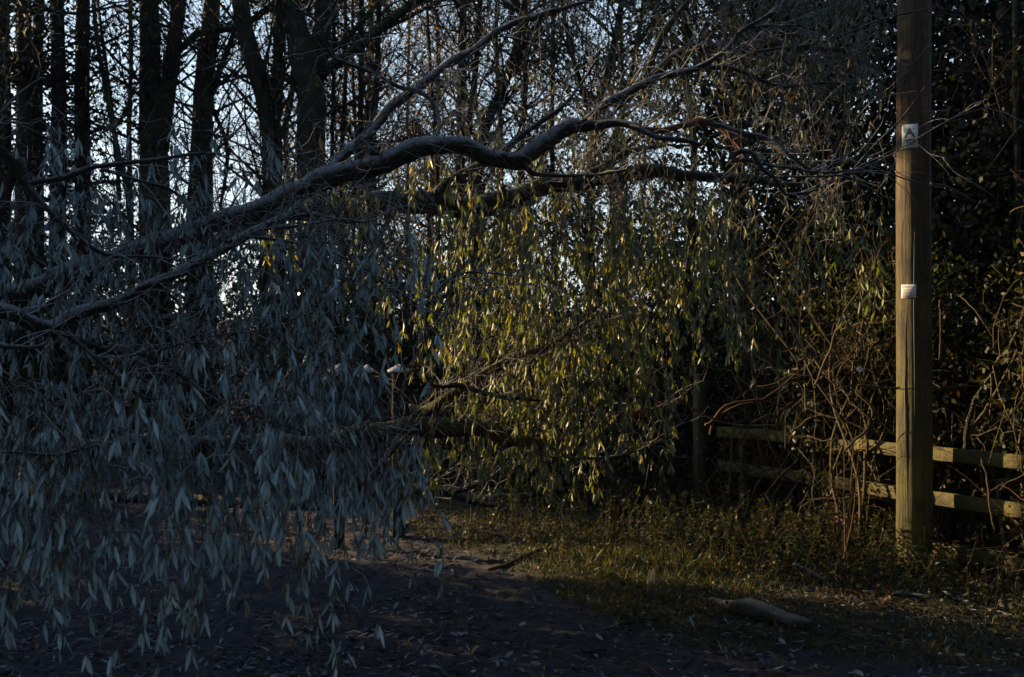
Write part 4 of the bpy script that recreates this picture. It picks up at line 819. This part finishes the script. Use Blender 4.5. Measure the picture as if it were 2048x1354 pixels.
q = scatter(2600, -1.2, 3.5, 6.8, 10.5, lambda x, y: vg(x, y) & (dens(x*2, y*2+9) > R.uniform(-.4, .7, len(x)))); n = len(q)
leaves('autumn_leaves', q+[0, 0, .012], R.normal(size=(n, 3))*[1, 1, .3], R.normal(size=(n, 3))*.5+[0, 0, 1], R.uniform(.03, .065, n), R.uniform(.012, .03, n), M['dead_leaf'], None, 'stuff', .3, True)
# weeds: nettles and dead stalks along the foot of the fence
fo = lambda x, y: (x-3.264)*.887+(y-8.2)*.46     # metres behind the fence line
def weeds(n, test, h0, h1, name, lm, per=12, ls=.045):
    tb = Tubes(); LP = []; LD = []; LN = []; x = R.uniform(-2, 5, n*8); y = R.uniform(6.5, 13, n*8); m = test(x, y); x, y = x[m][:n], y[m][:n]; z = gh(x, y)
    for i in range(len(x)):
        h = R.uniform(h0, h1); d = unit(np.array([R.normal()*.22, R.normal()*.22, 1.])); s = np.array([x[i], y[i], z[i]]); b = R.normal(size=3)*.06*[1, 1, 0]
        p = np.array([s, s+d*h*.5+b*.4, s+d*h+b+[R.normal()*.08*h, R.normal()*.08*h, 0]]); tb.add(p, [.003, .0022, .001], 3)
        t = R.uniform(.15, 1, per); q = np.where(t[:, None] < .5, p[0]+(p[1]-p[0])*t[:, None]*2, p[1]+(p[2]-p[1])*(t[:, None]*2-1)); LP.append(q)
        LD.append(R.normal(size=(per, 3))*[1, 1, .25]+[0, 0, -.25]); LN.append(R.normal(size=(per, 3))*.5+[0, 0, 1])
    tb.obj(name+'_stalks', M['tan_twig'], None, 'stuff'); LP = np.concatenate(LP); n = len(LP)
    leaves(name, LP, np.concatenate(LD), np.concatenate(LN), R.uniform(.6, 1.2, n)*ls, R.uniform(.35, .7, n)*ls, lm, None, 'stuff', .2, False)
weeds(850, lambda x, y: (fo(x, y) < .15) & (fo(x, y) > -1.35+.3*np.sin(x*3)) & (y < 12) & (x < 3.0), .12, .40, 'nettles', M['weed'], 16)
weeds(420, lambda x, y: (fo(x, y) < -.5) & (fo(x, y) > -2.4) & (y > 8.6) & (x > -.4), .12, .4, 'weeds', M['weed'], 12, .04)
weeds(160, lambda x, y: (fo(x, y) < .1) & (fo(x, y) > -.9) & (x > 3.0) & (x < 4.6), .1, .4, 'dark_weeds', M['hedge_leaf'], 10, .05)
# bunch of red upright suckers in front of the fence
root = thing('red_shoots', (P(1690, 1100, 7.9)[0], 7.9, 0), 'bunch of thin red shoots rising in front of the fence left of the pole', 'shrub'); tb = Tubes()
for k in range(9):
    x0_ = P(1690+R.uniform(-14, 18), 1080, 7.9); s = np.array([x0_[0], 7.9+R.uniform(-.08, .08), zg(x0_[0], 7.9)]); h = R.uniform(.6, 1.05); p = [s]; d = np.array([R.normal()*.09, R.normal()*.1, 1.])
    for j in range(7): d = unit(d+R.normal(size=3)*.05); p.append(p[-1]+d*h/7)
    tt = Tubes(); tt.add(p, np.linspace(.006, .002, 8), 5); tt.obj('shoot', M['red_twig'], root)
# arching bramble canes caught by the sun, one object each
CG = 'arching canes in front of the hedge'
canes = [('bright curled cane looping in front of the lower pole side', [(1690, 900, 7.6, 5), (1735, 855, 7.6, 6), (1745, 820, 7.6, 6), (1730, 800, 7.6, 5), (1712, 785, 7.6, 4), (1716, 770, 7.6, 4), (1760, 775, 7.6, 4), (1800, 775, 7.6, 3)], 'tan_twig'),
    ('long cane falling from the middle curtain towards the fence top', [(1440, 560, 6.6, 4), (1446, 650, 6.6, 4), (1460, 730, 6.6, 3)], 'twig'), ('cane slanting down right beside the hanging shoots', [(1460, 600, 6.7, 4), (1490, 690, 6.7, 4), (1555, 740, 6.7, 3)], 'twig'),
    ('pale cane rising diagonally right of the bloom', [(1630, 770, 7.8, 5), (1660, 700, 7.8, 5), (1690, 620, 7.8, 4), (1745, 550, 7.8, 3)], 'tan_twig'), ('long bright cane at the right edge, upper one', [(2048, 630, 8.2, 7), (2030, 670, 8.2, 7), (2018, 700, 8.2, 6), (2020, 760, 8.2, 4)], 'tan_twig'),
    ('straight bright cane at the right edge near the fence top', [(2035, 700, 8.3, 6), (1995, 780, 8.3, 7), (1950, 850, 8.3, 8), (1930, 880, 8.3, 8)], 'tan_twig'), ('thick mossy cane standing on the fence line right of the pole', [(1930, 900, 8.3, 12), (1938, 840, 8.3, 11), (1955, 790, 8.3, 8), (1990, 740, 8.3, 5)], 'mossy_bark'),
    ('cane arching over the hedge right of the pole', [(1930, 780, 8.2, 4), (1950, 735, 8.2, 5), (1975, 730, 8.2, 5), (1985, 780, 8.2, 4), (1980, 830, 8.2, 3)], 'tan_twig'), ('forked cane in front of the pole shadow on the fence', [(1990, 1060, 7.4, 4), (1978, 1000, 7.4, 5), (1975, 960, 7.4, 5), (1962, 915, 7.4, 3)], 'tan_twig'),
    ('bare cane bending left in the brambles', [(1420, 870, 7.9, 5), (1440, 820, 7.9, 5), (1500, 800, 7.9, 5), (1580, 815, 7.9, 4), (1640, 840, 7.9, 3)], 'red_twig'), ('upper reddish cane fanning left of the holly', [(1410, 850, 7.9, 6), (1470, 815, 7.9, 5), (1540, 790, 7.9, 4), (1600, 740, 7.9, 3)], 'red_twig'),
    ('reddish cane crossing the tall square post', [(1350, 800, 7.8, 5), (1410, 830, 7.8, 5), (1470, 850, 7.8, 4), (1560, 850, 7.8, 3)], 'red_twig'), ('thin hanging cane just right of the pole', [(1880, 600, 7.8, 4), (1882, 660, 7.8, 4), (1878, 720, 7.8, 3)], 'red_twig')]
for lab, pts, mt in canes:
    q = np.array([P(a, b, c) for a, b, c, w in pts]); r = np.array([PR(w/2, c) for a, b, c, w in pts]); q, r = smooth_path(q, r, .04); q[1:-1] += R.normal(size=(len(q)-2, 3))*.003
    t = Tubes(); t.add(q, r, 6, .06, 2); tag(t.obj('bramble_cane', M[mt]), lab, 'cane', CG)
